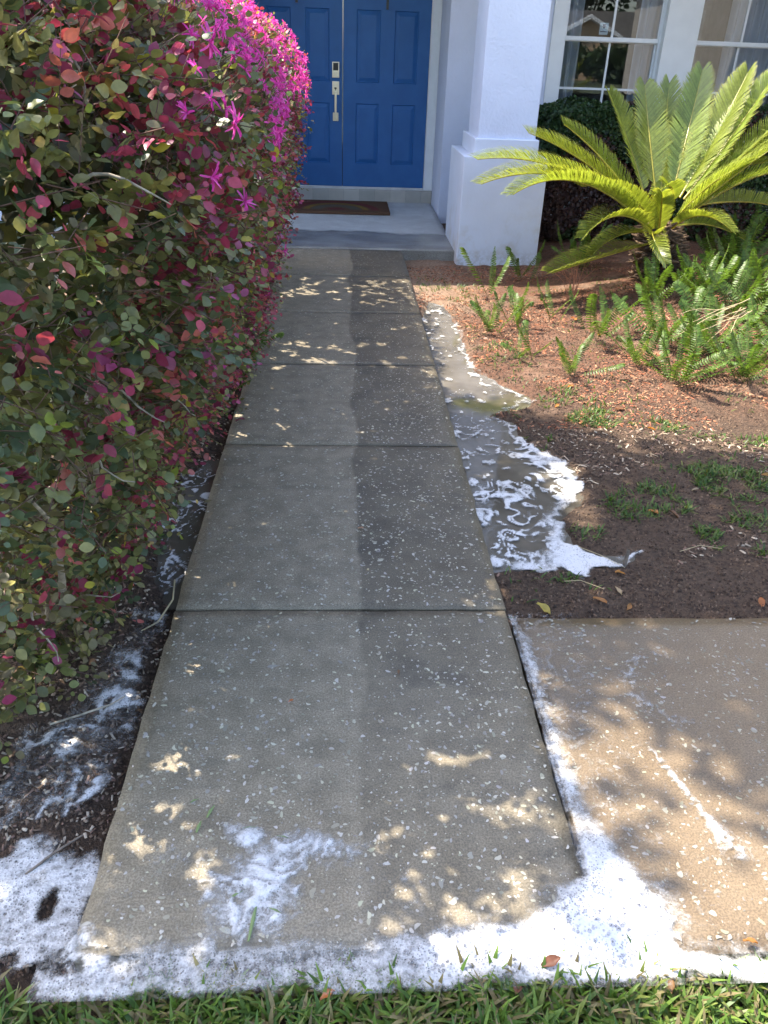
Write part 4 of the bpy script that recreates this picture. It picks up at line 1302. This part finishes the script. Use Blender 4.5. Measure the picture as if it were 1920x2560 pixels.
for poly, dn in zip(WEEDS, DENS):
    a_ = np.array(poly); lo, hi = a_.min(0) - .05, a_.max(0) + .05; nn = int((hi - lo).prod() * dn * 7)
    q = rr.uniform(lo, hi, (nn, 2)); dd = sdist(q[:, 0], q[:, 1], poly)
    cl = fbm(q[:, 0] * 11, q[:, 1] * 11, 3, 71)
    q = q[(dd + .05 * (cl - .5) > -.01) & (cl > .47)]
    Pw.append(q)
q = rr.uniform((.55, 1.95), (2.6, 6.6), (5000, 2)); Pw.append(q[fbm(q[:, 0] * 4, q[:, 1] * 4, 3, 15) > .56])
Pw = np.concatenate(Pw)
Pw = Pw[sdist(Pw[:, 0], Pw[:, 1], R8) < -.005]
WP = np.array([(.060, .125, .020), (.085, .155, .026), (.11, .17, .035), (.05, .10, .025), (.15, .17, .05)])
V, F, C = blades(np.stack([Pw[:, 0], Pw[:, 1], soil_z(Pw[:, 0], Pw[:, 1]) - .003], -1), .036, .0060, .95, rr, WP)
tag(obj("weeds", mesh_np("weeds", V, F, m_grass, C, smooth=True)), "patchy low weeds and grass on the bare soil", "weeds", None, 'stuff')

# ================================================================== MULCH, LITTER
CH_T = np.array([(-.5, -.5, 0), (.5, -.45, 0), (.42, .5, 0), (-.38, .46, 0), (-.4, -.4, 1), (.4, -.36, 1), (.3, .4, 1), (-.3, .36, 1)])
CH_F = np.array([(4, 5, 6, 7), (0, 1, 5, 4), (1, 2, 6, 5), (2, 3, 7, 6), (3, 0, 4, 7)])
rr = np.random.default_rng(95)
nC = 30000
q = np.concatenate([np.stack([rr.uniform(.53, 3.4, nC), 1.93 + 4.9 * rr.random(nC) ** 1.1], -1), np.stack([rr.uniform(-1.1, -.52, 11000), .9 + 6.1 * rr.random(11000) ** 1.3], -1)])
keep = (fbm(q[:, 0] * 3, q[:, 1] * 3, 3, 12) + np.where((q[:, 1] > 3.6) & (q[:, 0] > 0), .10, 0) + np.where(q[:, 0] < 0, .15, 0)) > .52
keep &= sdist(q[:, 0], q[:, 1], R8) < 0
q = q[keep]; n = len(q)
a_ = rr.uniform(0, 6.28, n); l = rr.uniform(.006, .030, n) * np.where(rr.random(n) < .1, 1.6, 1) * np.where(q[:, 0] < 0, .6, 1); w = rr.uniform(.0025, .008, n); h_ = rr.uniform(.0012, .004, n)
dz = rr.normal(0, .25, n)
ay_ = np.stack([np.cos(a_), np.sin(a_), dz], -1) * l[:, None]
ax_ = np.stack([-np.sin(a_), np.cos(a_), rr.normal(0, .25, n)], -1) * w[:, None]
az2 = np.stack([np.zeros(n), np.zeros(n), h_], -1)
CP = np.array([(.23, .085, .042), (.29, .135, .075), (.14, .06, .033), (.34, .19, .11), (.075, .04, .026), (.27, .095, .05), (.11, .05, .03)])
CD = np.array([(.13, .086, .058), (.22, .16, .11), (.08, .055, .038), (.38, .31, .23), (.18, .11, .08)])
cols = np.where(((q[:, 1] > 3.4) & (q[:, 0] > 0))[:, None], CP[rr.integers(0, 7, n)], CD[rr.integers(0, 5, n)]) * rr.uniform(.7, 1.3, (n, 1))
V, F, C = inst(CH_T, CH_F, np.stack([q[:, 0], q[:, 1], soil_z(q[:, 0], q[:, 1]) + .002], -1), ax_, ay_, az2, cols)
tag(obj("mulch_chips", mesh_np("mulch_chips", V, F, m_chip, C)), "loose mulch chips and plant litter over the soil", "mulch", None, 'stuff')

# soil crumbs
nD = 46000
q = np.concatenate([np.stack([rr.uniform(.53, 2.4, nD), 1.93 + 3.6 * rr.random(nD) ** 1.3], -1), np.stack([rr.uniform(-1.0, -.52, 12000), .88 + 3.5 * rr.random(12000) ** 1.3], -1)])
q = q[sdist(q[:, 0], q[:, 1], R8) < -.005]; n = len(q)
a_ = rr.uniform(0, 6.28, n); l = .0025 + .007 * rr.random(n) ** 2.5
ay_ = np.stack([np.cos(a_), np.sin(a_), rr.normal(0, .3, n)], -1) * l[:, None]; ax_ = np.stack([-np.sin(a_), np.cos(a_), rr.normal(0, .3, n)], -1) * (l * rr.uniform(.6, 1, n))[:, None]
az2 = np.stack([rr.normal(0, .001, n), rr.normal(0, .001, n), l * rr.uniform(.5, .9, n)], -1)
cols = np.array([(.065, .040, .026), (.105, .068, .045), (.145, .098, .066), (.045, .029, .020)])[rr.integers(0, 4, n)] * rr.uniform(.7, 1.3, (n, 1))
V, F, C = inst(CH_T, CH_F, np.stack([q[:, 0], q[:, 1], soil_z(q[:, 0], q[:, 1]) - .001], -1), ax_, ay_, az2, cols)
tag(obj("soil_crumbs", mesh_np("soil_crumbs", V, F, m_chip, C)), "crumbly dark earth scattered over both beds", "soil", None, 'stuff')

# single fallen leaves
def fallen_mesh(seed, wid):
    r2 = np.random.default_rng(seed); rows = 6; V = []; F = []
    for i in range(rows):
        t = i / (rows - 1); w = wid * math.sin(math.pi * min(.97, .05 + t * .95)) + .01
        for u in (-1, 0, 1): V.append((u * w, t - .5, .10 * math.sin(t * 3) + (.16 if u else 0) * r2.uniform(.4, 1.3)))
    for i in range(rows - 1):
        for j in range(2): F.append((i * 3 + j, i * 3 + j + 1, i * 3 + j + 4, i * 3 + j + 3))
    return mesh_np("fallen_leaf", np.array(V), np.array(F), m_leafobj, smooth=True)


flm = [fallen_mesh(i, w) for i, w in enumerate((.24, .30, .20, .34))]
LC = dict(orange=(.42, .17, .04), brown=(.20, .10, .05), yellow=(.48, .36, .07), red=(.30, .05, .06), pink=(.36, .10, .20), tan=(.38, .27, .15))


def fallen(x, y, z, s, c, label, group=None, rz=None):
    o = obj("fallen_leaf", flm[rr.integers(0, 4)])
    o.location = (x, y, z); o.rotation_euler = (rr.normal(0, .25), rr.normal(0, .25), rr.uniform(0, 6.28) if rz is None else rz); o.scale = (s, s, s)
    o.color = (*[v * rr.uniform(.85, 1.15) for v in LC[c]], 1)
    return tag(o, label, "leaf", group)


for i in range(34):
    x_ = rr.uniform(.75, 2.0); y_ = 2.0 + 3.4 * rr.random() ** 1.4
    if sdist(np.array([x_]), np.array([y_]), R8)[0] > -.02: continue
    c_ = ['orange', 'brown', 'tan', 'orange'][i % 4]
    fallen(x_, y_, soil_at(x_, y_) + .006, rr.uniform(.028, .05), c_, {"orange": "curled orange dead leaf lying on the soil bed right of the walkway", "brown": "dark brown dead leaf lying on the soil bed right of the walkway", "tan": "pale tan dead leaf lying on the soil bed right of the walkway"}[c_], "dead leaves on the soil bed")
for i in range(12):
    x_ = rr.uniform(-.72, -.53); y_ = rr.uniform(1.5, 6.2)
    fallen(x_, y_, soil_at(x_, y_) + .008, rr.uniform(.025, .04), 'brown', "small brown leaf lying on the wet soil under the hedge", "dead leaves under the hedge")
fallen(.640, 1.985, soil_at(.64, 1.985) + .012, .055, 'yellow', "large yellow leaf at the inner corner of the side slab")
fallen(-.465, 3.36, .006, .045, 'pink', "purple-pink leaf on the left edge of the walkway")
fallen(.07, 2.42, .006, .022, 'tan', "tiny tan leaf in the middle of the walkway")
fallen(-.13, 1.55, .006, .016, 'orange', "tiny orange leaf fleck on the front slab")
fallen(.16, 1.66, .006, .018, 'brown', "small dark leaf scrap on the front slab")
for x_, y_, s_, lab in ((.80,   .872, .028, "curled orange leaf where foam meets the lawn corner"), (.40, .845, .04, "long brown leaf lying in the foam at the lawn edge"), (-.02, .80, .03, "orange leaf caught in the grass below the walkway middle"), (.33, .80, .028, "rust brown leaf in the lawn under the foam bank"), (.62, .80, .03, "russet leaf in the sunlit grass on the right")):
    fallen(x_, y_, .012 if y_ > .84 else -.0, s_, 'orange' if 'orange' in lab else 'brown', lab)

# grass clippings and twigs
def bar(name, pts, rads, mat, label, cat, group=None):
    V, F = tube(pts, rads, 6)
    return tag(obj(name, mesh_np(name, V, F, mat, smooth=True)), label, cat, group)


m_clip = simple("grass_clipping", (.16, .22, .08), .5)
m_straw = simple("straw", (.42, .33, .18), .7)
for i, (x_, y_, a_, l_) in enumerate([(-.29, 1.205, 1.2, .035), (-.20, 1.16, .1, .03), (-.31, 1.165, 1.35, .03), (-.125, 1.135, -.25, .025), (-.17, .945, 1.45, .085), (-.13, .965, -.45, .03), (-.21, 1.0, .6, .03), (-.33, 1.235, .5, .02)]):
    dx, dy = math.cos(a_) * l_ / 2, math.sin(a_) * l_ / 2
    V = np.array([(x_ - dx - .001, y_ - dy, .006), (x_ - dx + .003, y_ - dy, .006), (x_ + .001 + .004, y_, .010), (x_ - .003, y_, .0095), (x_ + dx + .0012, y_ + dy, .0065), (x_ + dx - .0005, y_ + dy, .0065)])
    V = np.concatenate([V, V - np.array([0, 0, .0012])])
    F = np.array([(0, 1, 2, 3), (3, 2, 4, 5), (7, 6, 9, 8), (8, 9, 11, 10), (0, 3, 9, 6), (3, 5, 11, 9), (1, 7, 8, 2), (2, 8, 10, 4)])
    lab = "longest green grass blade standing in the foam on the front slab" if l_ > .08 else "short green grass clipping lying on the soapy front slab"
    tag(obj("grass_clipping", mesh_np("grass_clipping", V, F, m_clip)), lab, "clipping", None if l_ > .08 else "clippings on the front slab")
bar("stick", [(.985, 2.245, soil_at(.985, 2.245) - .01), (.99, 2.25, soil_at(.985, 2.245) + .03), (.993, 2.255, soil_at(.985, 2.245) + .068)], [.008, .007, .006], m_bark, "short brown stick poking upright out of the soil by the foam tongue", "stick")
bar("straw", [(.74, 2.12, -.012), (.79, 2.108, .0), (.86, 2.07, -.008)], [.0011, .0011, .0007], m_straw, "pale straw lying across the soil near the side slab", "straw")
bar("straw", [(.84, 2.33, -.01), (.90, 2.26, .0), (.97, 2.20, -.012)], [.0011, .0011, .0007], m_straw, "thin straw leaning over the foam tongue tip", "straw")
bar("straw", [(1.20, 2.30, -.01), (1.28, 2.325, .0), (1.36, 2.315, -.008)], [.0011, .0011, .0007], m_straw, "long dry straw among the weeds on the right", "straw")
bar("twig", [(-.74, 1.50, -.02), (-.66, 1.53, -.012), (-.60, 1.56, -.01), (-.575, 1.60, -.02)], [.003, .003, .0025, .0015], m_twig, "pale grey twig lying on the soil left of the front slab", "twig")
bar("twig", [(-.66, 1.08, -.03), (-.61, 1.13, -.022), (-.565, 1.17, -.022)], [.003, .003, .002], m_bark, "brown twig lying across the foam left of the slab corner", "twig")
bar("vine", [(-.545, 2.15, -.03), (-.525, 2.02, -.012), (-.555, 1.93, -.03), (-.60, 1.90, -.04)], [.003, .003, .003, .002], m_straw, "curved tan runner beside the slab joint on the left", "vine")
bar("twig", [(.36, 2.30, .004), (.40, 2.36, .012), (.45, 2.38, .010), (.475, 2.37, .006)], [.0012, .0012, .001, .0008], m_bark, "thin forked twig near the right edge of the second slab", "twig")
# bare twigs sticking out of the ferns
tw = tag(empty("dry_branch", (2.3, 4.1, 0)), "bare dry branching twig leaning over the dark ferns", "branch")
for i in range(9):
    p = np.array([2.28 + rr.normal(0, .04), 4.35, .28 + rr.normal(0, .03)]); pts = [p]; v = nrm(np.array([-.8 + rr.normal(0, .3), -.5, -.25 + rr.normal(0, .3)]))
    for j in range(6): v = nrm(v + rr.normal(0, .18, 3)); p = p + v * .07; pts.append(p)
    V, F = tube(pts, np.linspace(.003, .001, 7), 5)
    q = obj("twig", mesh_np("twig", V, F, m_straw, smooth=True), tw); q.matrix_parent_inverse = Matrix.Translation((-2.3, -4.1, 0))
# tuft of dry red stalks
tw = tag(empty("dry_stalks", (1.62, 5.55, 0)), "tuft of dry reddish stalks left of the palm trunk", "stalks")
m_stalk = simple("red_stalk", (.34, .14, .08), .7)
for i in range(14):
    p = np.array([1.62 + rr.normal(0, .02), 5.55 + rr.normal(0, .02), soil_at(1.62, 5.55)]); v = np.array([rr.normal(0, .35), rr.normal(0, .35), 1])
    V, F = tube([p, p + nrm(v) * .16, p + nrm(v + np.array([rr.normal(0, .2), 0, -.1])) * .33], [.0022, .0018, .001], 5)
    q = obj("stalk", mesh_np("stalk", V, F, m_stalk, smooth=True), tw); q.matrix_parent_inverse = Matrix.Translation((-1.62, -5.55, 0))

# ================================================================== FOAM
def foam_sheet(name, x0, x1, y0, y1, st, field, zf, label, group="soap foam"):
    nx = int((x1 - x0) / st); ny = int((y1 - y0) / st)
    X, Y = np.meshgrid(np.linspace(x0, x1, nx + 1), np.linspace(y0, y1, ny + 1))
    f = field(X, Y)
    Z = zf(X, Y, f)
    W = nx + 1
    i = np.arange(ny)[:, None] * W + np.arange(nx)[None]
    F = np.stack([i, i + 1, i + 1 + W, i + W], -1).reshape(-1, 4)
    F = F[(f.reshape(-1)[F] > .08).any(1)]
    used = np.unique(F); re = np.full(f.size, -1, np.int64); re[used] = np.arange(len(used))
    V = np.stack([X, Y, Z], -1).reshape(-1, 3)[used]
    o = obj(name, mesh_np(name, V, re[F], m_foam, attr={'foam': f.reshape(-1)[used]}, smooth=True))
    return tag(o, label, "foam", group, 'stuff')


def swirl(X, Y, sc, seed, warp=.5):
    a_ = fbm(X * sc, Y * sc, 3, seed) - .5; b_ = fbm(X * sc + 31, Y * sc + 7, 3, seed + 3) - .5
    u = fbm(X * sc * 1.3 + a_ * warp * 6, Y * sc * 1.3 + b_ * warp * 6, 3, seed + 9)
    return 1 - np.abs(np.sin(u * 14)) ** .8, u


def f8(X, Y):
    wx = (fbm(X * 11, Y * 11, 4, 41) - .5) * .14; wy = (fbm(X * 11 + 9, Y * 11, 4, 43) - .5) * .14
    d_ = sdist(X + wx, Y + wy, R8)
    sw, u = swirl(X, Y, 4.2, 51, .9)
    low = sstep(3.75, 3.0, Y)
    n1 = fbm(X * 7, Y * 7, 4, 78)
    rim = sstep(-.02, .025, d_) * sstep(.06 + .06 * low, .01, d_) * (.42 + .75 * n1) * (.35 + .65 * sstep(.55, .66, X))
    inner = sstep(.0, .05, d_) * (sw ** 1.15 * 1.0 * (.66 + .32 * low) * sstep(.26, .50, n1) + .30 * low * sstep(.42, .66, n1))
    flecks = sstep(.0, .02, d_) * sstep(.58, .74, fbm(X * 24, Y * 16, 3, 45)) * .75
    tongue = sstep(-.005, .02, d_) * sstep(2.46, 2.32, Y) * sstep(.62, .8, X) * (.6 + .6 * n1)
    cream = sstep(.0, .03, d_) * sstep(.14, .05, d_) * low * .10
    out = np.maximum.reduce([rim * (.85 + .2 * low), inner, flecks, tongue]) + cream
    return out * (X > .50)


foam_sheet("soap_foam", .50, 1.2, 2.1, 5.7, .007, f8, lambda X, Y, f: np.maximum(-.0475, soil_z(X, Y) + .003) + .006 * np.clip(f, 0, 1), "white soap foam swirling on the muddy puddle right of the walkway")


def f6(X, Y):
    wx = (fbm(X * 13, Y * 13, 3, 61) - .5) * .10; wy = (fbm(X * 13 + 9, Y * 13, 3, 63) - .5) * .12
    d_ = sdist(X + wx, Y + wy, R6)
    sw, u = swirl(X, Y, 8, 64, .8)
    return sstep(-.03, .03, d_) * (sw * 1.0 * (.4 + fbm(X * 12, Y * 12, 3, 66)) + .3 * sstep(.4, .7, fbm(X * 9, Y * 9, 3, 67)))


foam_sheet("soap_foam", -.74, -.505, 2.0, 3.1, .006, f6, lambda X, Y, f: np.maximum(-.0595, soil_z(X, Y) + .003) + .005 * np.clip(f, 0, 1), "rippled soap foam between the hedge foot and the second slab")
R5 = [(-0.95, 1.21), (-0.695, 1.186), (-0.619, 1.138), (-0.535, 1.195), (-0.515, 1.08), (-0.515, 0.90), (-.62, .84), (-0.80, 0.90), (-1.0, 1.0)]
R7 = [(-0.85, 1.356), (-0.707, 1.537), (-0.553, 1.833), (-0.56, 2.059), (-0.678, 1.964), (-0.52, 1.41), (-0.53, 1.245), (-0.703, 1.21)]
R7 = [(-.86, 1.25), (-.80, 1.5), (-.70, 1.72), (-.62, 2.05), (-.53, 2.0), (-.515, 1.5), (-.515, 1.25), (-.7, 1.20)]


def f57(X, Y):
    wx = (fbm(X * 11, Y * 11, 3, 71) - .5) * .12; wy = (fbm(X * 11 + 9, Y * 11, 3, 73) - .5) * .12
    d5 = sdist(X + wx, Y + wy, R5); d7 = sdist(X + wx, Y + wy, R7)
    sw, u = swirl(X, Y, 6, 74, .7)
    n1 = fbm(X * 7, Y * 7, 4, 79); n2 = fbm(X * 30, Y * 30, 3, 80)
    a_ = sstep(-.03, .04, d5) * (.78 + .12 * sw - .8 * sstep(.54, .72, n1) + .3 * (n2 - .5)) * (1 - .55 * sstep(1.03, .92, Y) * sstep(.35, .6, n2))
    rg = 1 - np.abs(2 * fbm(X * 17 + 2 * n1, Y * 17, 4, 76) - 1) * 3.2
    b_ = sstep(-.05, .05, d7) * (.44 + .50 * np.clip(rg, 0, 1) * sstep(.34, .6, n1) * (.4 + n2))
    return np.maximum(a_, b_)


foam_sheet("soap_foam", -1.0, -.508, .82, 2.08, .006, f57, lambda X, Y, f: np.maximum(soil_z(X, Y) + .003, -.034 + .006 * fbm(X * 5, Y * 5, 3, 5)) + .004 * np.clip(f, 0, 1), "lumpy foam on the soil left of the front slab corner")
R1 = [(-0.56, .80), (-0.55, .868), (-0.49, 0.880), (-0.40, 0.900), (-0.29, 0.908), (-0.151, 0.902), (0.042, 0.912), (0.106, 0.924), (0.244, 0.926), (0.369, 0.952), (0.44, 0.977), (0.495, 1.04), (0.557, 1.05), (0.658, 0.99), (0.69, 0.92), (0.663, 0.872), (0.734, 0.85), (0.90, 0.860), (.90, .80)]
R2 = [(0.508, 1.93), (0.532, 1.92), (0.56, 1.767), (0.562, 1.575), (0.562, 1.348), (0.575, 1.211), (0.60, 1.088), (0.64, 1.0), (0.50, 0.95), (0.512, 1.334), (0.515, 1.726)]
R4 = [(-0.44, 0.99), (-0.34, 1.07), (-0.252, 1.14), (-0.13, 1.10), (-0.033, 1.10), (0.09, 1.05), (0.15, 0.96), (0.12, 0.86), (-0.30, 0.86), (-0.48, 0.90)]


def f1(X, Y):
    wx = (fbm(X * 14, Y * 14, 3, 81) - .5) * .06; wy = (fbm(X * 14 + 9, Y * 14, 3, 83) - .5) * .05
    d1 = sdist(X + wx, Y + wy, R1); d2 = sdist(X + wx * .5, Y + wy, R2); d4 = sdist(X + wx, Y + wy, R4)
    sw, u = swirl(X, Y, 7, 84, .8)
    n1 = fbm(X * 6, Y * 6, 4, 85)
    halo = sstep(-.07, -.005, d1) * (.30 + .35 * n1)
    a_ = sstep(-.014, .022, d1) * (.50 + .40 * sstep(.0, .06, d1) * sstep(-.2, .6, X) + .55 * n1)
    b_ = sstep(-.03, .03, d2) * (.34 + .55 * n1 + .25 * sstep(1.25, 1.02, Y)) + sstep(-.10, .0, d2) * .14 * (X > .528)
    c_ = sstep(-.08, -.01, d4) * (.47 + .42 * sw * sstep(.25, .5, n1) + .22 * sstep(.40, .58, n1) - .12 * sstep(.48, .3, n1))
    # thin soap film on the side slab, densest next to the joint
    film = (X > .528) * sstep(.95, .54, X) * .20 + (X > .528) * .17
    st1 = np.hypot(X - .93, Y - 1.60); arc = np.exp(-((st1 - .135) / .028) ** 2) * (X < .95) * (Y > 1.42) * .22
    px_ = .746 + (Y - 1.376) * (-.30); st2 = np.exp(-((X - px_ - .03) / (.010 + .03 * sstep(1.2, 1.08, Y))) ** 2) * sstep(1.44, 1.30, Y) * sstep(1.03, 1.08, Y) * .42
    cell = 1 - np.abs(2 * fbm(X * 62, Y * 62, 2, 86) - 1) * 1.5
    film = (film + arc + st2) * (.55 + .9 * cell) * (X > .529)
    edge = sstep(.012, .0, np.abs(X - .520)) * (Y > .95) * (Y < 1.92) * .9
    return np.maximum.reduce([a_, halo, b_, c_, film, edge * (.4 + .8 * n1)])


def z1(X, Y, f):
    top = .0042 + .009 * sstep(.5, 1.2, f)
    low = -.010 + .010 * fbm(X * 12, Y * 12, 3, 91)
    k2 = sstep(.90, .868, Y)
    return top * (1 - k2) + np.minimum(top, low + .012) * k2 + .004 * (fbm(X * 40, Y * 40, 2, 92) - .5) * sstep(.4, .9, f)


foam_sheet("soap_foam", -.56, 1.45, .80, 1.93, .006, f1, z1, "thick bubbly foam bank along the lawn and the slab corner")
# larger single bubbles on the foam bank, too many to count
rr = np.random.default_rng(99)
sph = []
for a_ in range(3):
    for b_ in range(6): sph.append((math.cos(b_ * 1.047) * math.cos(a_ * .62), math.sin(b_ * 1.047) * math.cos(a_ * .62), math.sin(a_ * .62)))
sph.append((0, 0, 1)); sph = np.array(sph)
sf = [(r0 * 6 + k2, r0 * 6 + (k2 + 1) % 6, r0 * 6 + 6 + (k2 + 1) % 6, r0 * 6 + 6 + k2) for r0 in range(2) for k2 in range(6)] + [(12 + k2, 12 + (k2 + 1) % 6, 18, 18) for k2 in range(6)]
sf3 = []
for f_ in sf:
    if f_[2] == f_[3]: sf3.append(f_[:3])
    else: sf3 += [(f_[0], f_[1], f_[2]), (f_[0], f_[2], f_[3])]
sf3 = np.array(sf3)
nb = 2600
bx_ = rr.uniform(-.5, .7, nb); by_ = rr.uniform(.83, 1.02, nb)
fv = f1(bx_, by_); kk = (fv > .75) & (sdist(bx_, by_, R1) > -.005)
bx_, by_ = bx_[kk], by_[kk]
bz_ = z1(bx_, by_, f1(bx_, by_)); s_ = (.0015 + .0035 * rr.random(len(bx_)) ** 3)
e0 = np.zeros((len(bx_), 3)); e1 = e0.copy(); e2 = e0.copy(); e0[:, 0] = s_; e1[:, 1] = s_; e2[:, 2] = s_
V, F, C = inst(sph, sf3, np.stack([bx_, by_, bz_ - .0004], -1), e0, e1, e2)
Mb = Mat("bubble_film")
lw = Mb.n.new("ShaderNodeLayerWeight"); lw.inputs[0].default_value = .45
gl = Mb.n.new("ShaderNodeBsdfGlossy"); gl.inputs['Roughness'].default_value = .05
tr = Mb.n.new("ShaderNodeBsdfTransparent"); tr.inputs[0].default_value = (.80, .80, .82, 1)
m_bub = Mb.done(Mb.mixsh(lw.outputs['Facing'], tr.outputs[0], gl.outputs[0]))
tag(obj("foam_bubbles", mesh_np("foam_bubbles", V, F, m_bub, smooth=True)), "small clear bubbles on the foam bank", "foam", "soap foam", 'stuff')

# ================================================================== SHADE TREE (outside the picture, casts the dappled shade)
def tree(name, base, label, clumps, leaf, seed, nleaf=14, spread=.24, trunk_r=.15, group="trees", col=(.05, .085, .03), holes=()):
    rr = np.random.default_rng(seed)
    root = tag(empty(name, base), label, "tree", group)
    inv = Matrix.Translation(-Vector(base))
    cl = np.array(clumps); cen = cl.mean(0)
    tp = [np.array(base) - np.array([0, 0, .1])]
    fork = np.array([base[0] * .75 + cen[0] * .25, base[1] * .75 + cen[1] * .25, cl[:, 2].min() * .72])
    for t in (.35, .7, 1.0): tp.append(tp[0] * (1 - t) + fork * t + np.append(rr.normal(0, .05, 2), 0))
    V, F = tube(tp, [trunk_r * 1.25, trunk_r, trunk_r * .85, trunk_r * .75], 12)
    q = obj("trunk", mesh_np("trunk", V, F, m_bark, smooth=True)); q.parent = root; q.matrix_parent_inverse = inv
    idx = rr.choice(len(cl), min(len(cl), 26), replace=False)
    for i in idx:
        e = cl[i]; mid = (fork + e) / 2 + np.array([rr.normal(0, .15), rr.normal(0, .15), .25])
        V, F = tube([fork, fork * .6 + mid * .4, mid, e * .5 + mid * .5, e], [trunk_r * .45, trunk_r * .3, trunk_r * .2, trunk_r * .12, .006], 6)
        q = obj("limb", mesh_np("limb", V, F, m_bark, smooth=True)); q.parent = root; q.matrix_parent_inverse = inv
    n = len(cl) * nleaf
    Pp = np.repeat(cl, nleaf, 0) + rr.normal(0, spread * .55, (n, 3)) * np.array([1, 1, .6])
    if holes: Pp = Pp[~in_holes(Pp, holes, .024)]; n = len(Pp)
    D = nrm(rr.normal(0, 1, (n, 3)) + np.array([0, 0, -.2])); U = nrm(rr.normal(0, .6, (n, 3)) + np.array([0, 0, 1]))
    a1, a2, a3 = frames(D, U); s = leaf * rr.uniform(.7, 1.25, (n, 1))
    V, F, C = inst(LEAF_T, LEAF_F, Pp, a1 * s, a2 * s, a3 * s, np.array(col) * rr.uniform(.7, 1.4, (n, 1)))
    q = obj("crown", mesh_np("crown", V, F, m_treeleaf, C, smooth=True)); q.parent = root; q.matrix_parent_inverse = inv; q['kind'] = 'stuff'
    return root


SHADE = [[(-1.6, .1), (.25, .1), (.5, .6), (.57, .86), (.60, 1.0), (.64, 1.13), (.58, 1.26), (.66, 1.41), (.575, 1.54), (.62, 1.60), (.76, 1.63), (.82, 1.56), (.86, 1.42), (.94, 1.30), (1.0, 1.16),
          (1.3, .75), (2.2, 1.0), (2.2, 1.95), (2.2, 2.95), (2.1, 3.10), (1.38, 3.18), (1.12, 3.30), (.92, 3.65), (.55, 3.85), (.30, 3.6), (.28, 1.75), (.05, 1.55), (-1.6, 1.55)]]
rr = np.random.default_rng(123)
q = rr.uniform((-1.6, .1), (2.3, 4.3), (2300, 2))
ok = sdist(q[:, 0], q[:, 1], SHADE[0]) > .06
q = q[ok]
hz = 3.7 + 1.5 * rr.random(len(q))
cl = np.stack([q[:, 0] + SUN_H[0] * COT * hz, q[:, 1] + SUN_H[1] * COT * hz, hz], -1)
tree("shade_tree", (-3.1, 3.9, -.1), "leafy shade tree standing beyond the hedge", cl, .068, 31, 22, .17, .13, holes=T_HOLES + H_HOLES)

# neighbours across the road: seen in the window glass
def crown_pts(c, r_, n, seed):
    r2 = np.random.default_rng(seed); v = r2.normal(size=(n, 3)); v = nrm(v) * r2.random((n, 1)) ** .4
    return np.array(c) + v * np.array(r_)


for i, (tx, ty, hh) in enumerate([(6, -66, 13), (14, -72, 15), (24, -74, 16), (34, -70, 14), (44, -60, 13), (14, -46, 3.2), (27, -48, 3.6), (35, -44, 3.4), (21, -50, 2.4)]):
    tree("far_tree" if hh > 5 else "far_bush", (tx, ty, -.15), ["tall tree left of the house across the road", "tall tree behind the gable across the road", "tallest tree behind the house across the road", "broad tree right of the house across the road", "tree at the far bend of the road", "low round bush left of the gable across the road", "bush before the house across the road", "outer bush across the road", "lowest bush under the gable across the road"][i],
         crown_pts((tx, ty, hh * (.58 if hh > 5 else .5)), (5.2 if hh > 5 else 3.4, 4.0 if hh > 5 else 1.5, hh * (.42 if hh > 5 else .5)), 200, 400 + i), .55 if hh > 5 else .35, 410 + i, 16, 1.2 if hh > 5 else .5, .25 if hh > 5 else .1, "trees and bushes across the road")
nh = tag(empty("neighbour_house", (22, -60, 0)), "low tan house with a pale gable across the road", "house")
ninv = Matrix.Translation((-22, 60, 0))
mb = MB(); mb.box(16.5, 34, -64, -58, -.16, 2.6); mb.add([(17, -57.99, 2.6), (23.4, -57.99, 2.6), (20.2, -57.99, 4.2)], [(0, 1, 2)])
q = mb.build("wall", stucco_mat("peach_stucco", (.62, .42, .26))); q.parent = nh; q.matrix_parent_inverse = ninv
mb = MB(); mb.frust([(16, -64.6, 2.6), (34.6, -64.6, 2.6), (34.6, -58.2, 2.6), (16, -58.2, 2.6)], [(19, -61, 5.0), (31, -61, 5.0), (31, -60.8, 5.0), (19, -60.8, 5.0)])
q = mb.build("roof", m_roof); q.parent = nh; q.matrix_parent_inverse = ninv
for s_ in (-1, 1):
    mb = MB(); mb.frust([(20.2, -57.9, 4.3), (20.2, -57.5, 4.3), (20.2, -57.5, 4.6), (20.2, -57.9, 4.6)], [(20.2 + s_ * 3.9, -57.9, 2.3), (20.2 + s_ * 3.9, -57.5, 2.3), (20.2 + s_ * 3.9, -57.5, 2.6), (20.2 + s_ * 3.9, -57.9, 2.6)])
    q = mb.build("gable_trim", m_trim); q.parent = nh; q.matrix_parent_inverse = ninv
mb = MB(); mb.box(26, 28.5, -58.02, -57.95, .9, 2.1); q = mb.build("window", m_black); q.parent = nh; q.matrix_parent_inverse = ninv
bpy.context.view_layer.update()
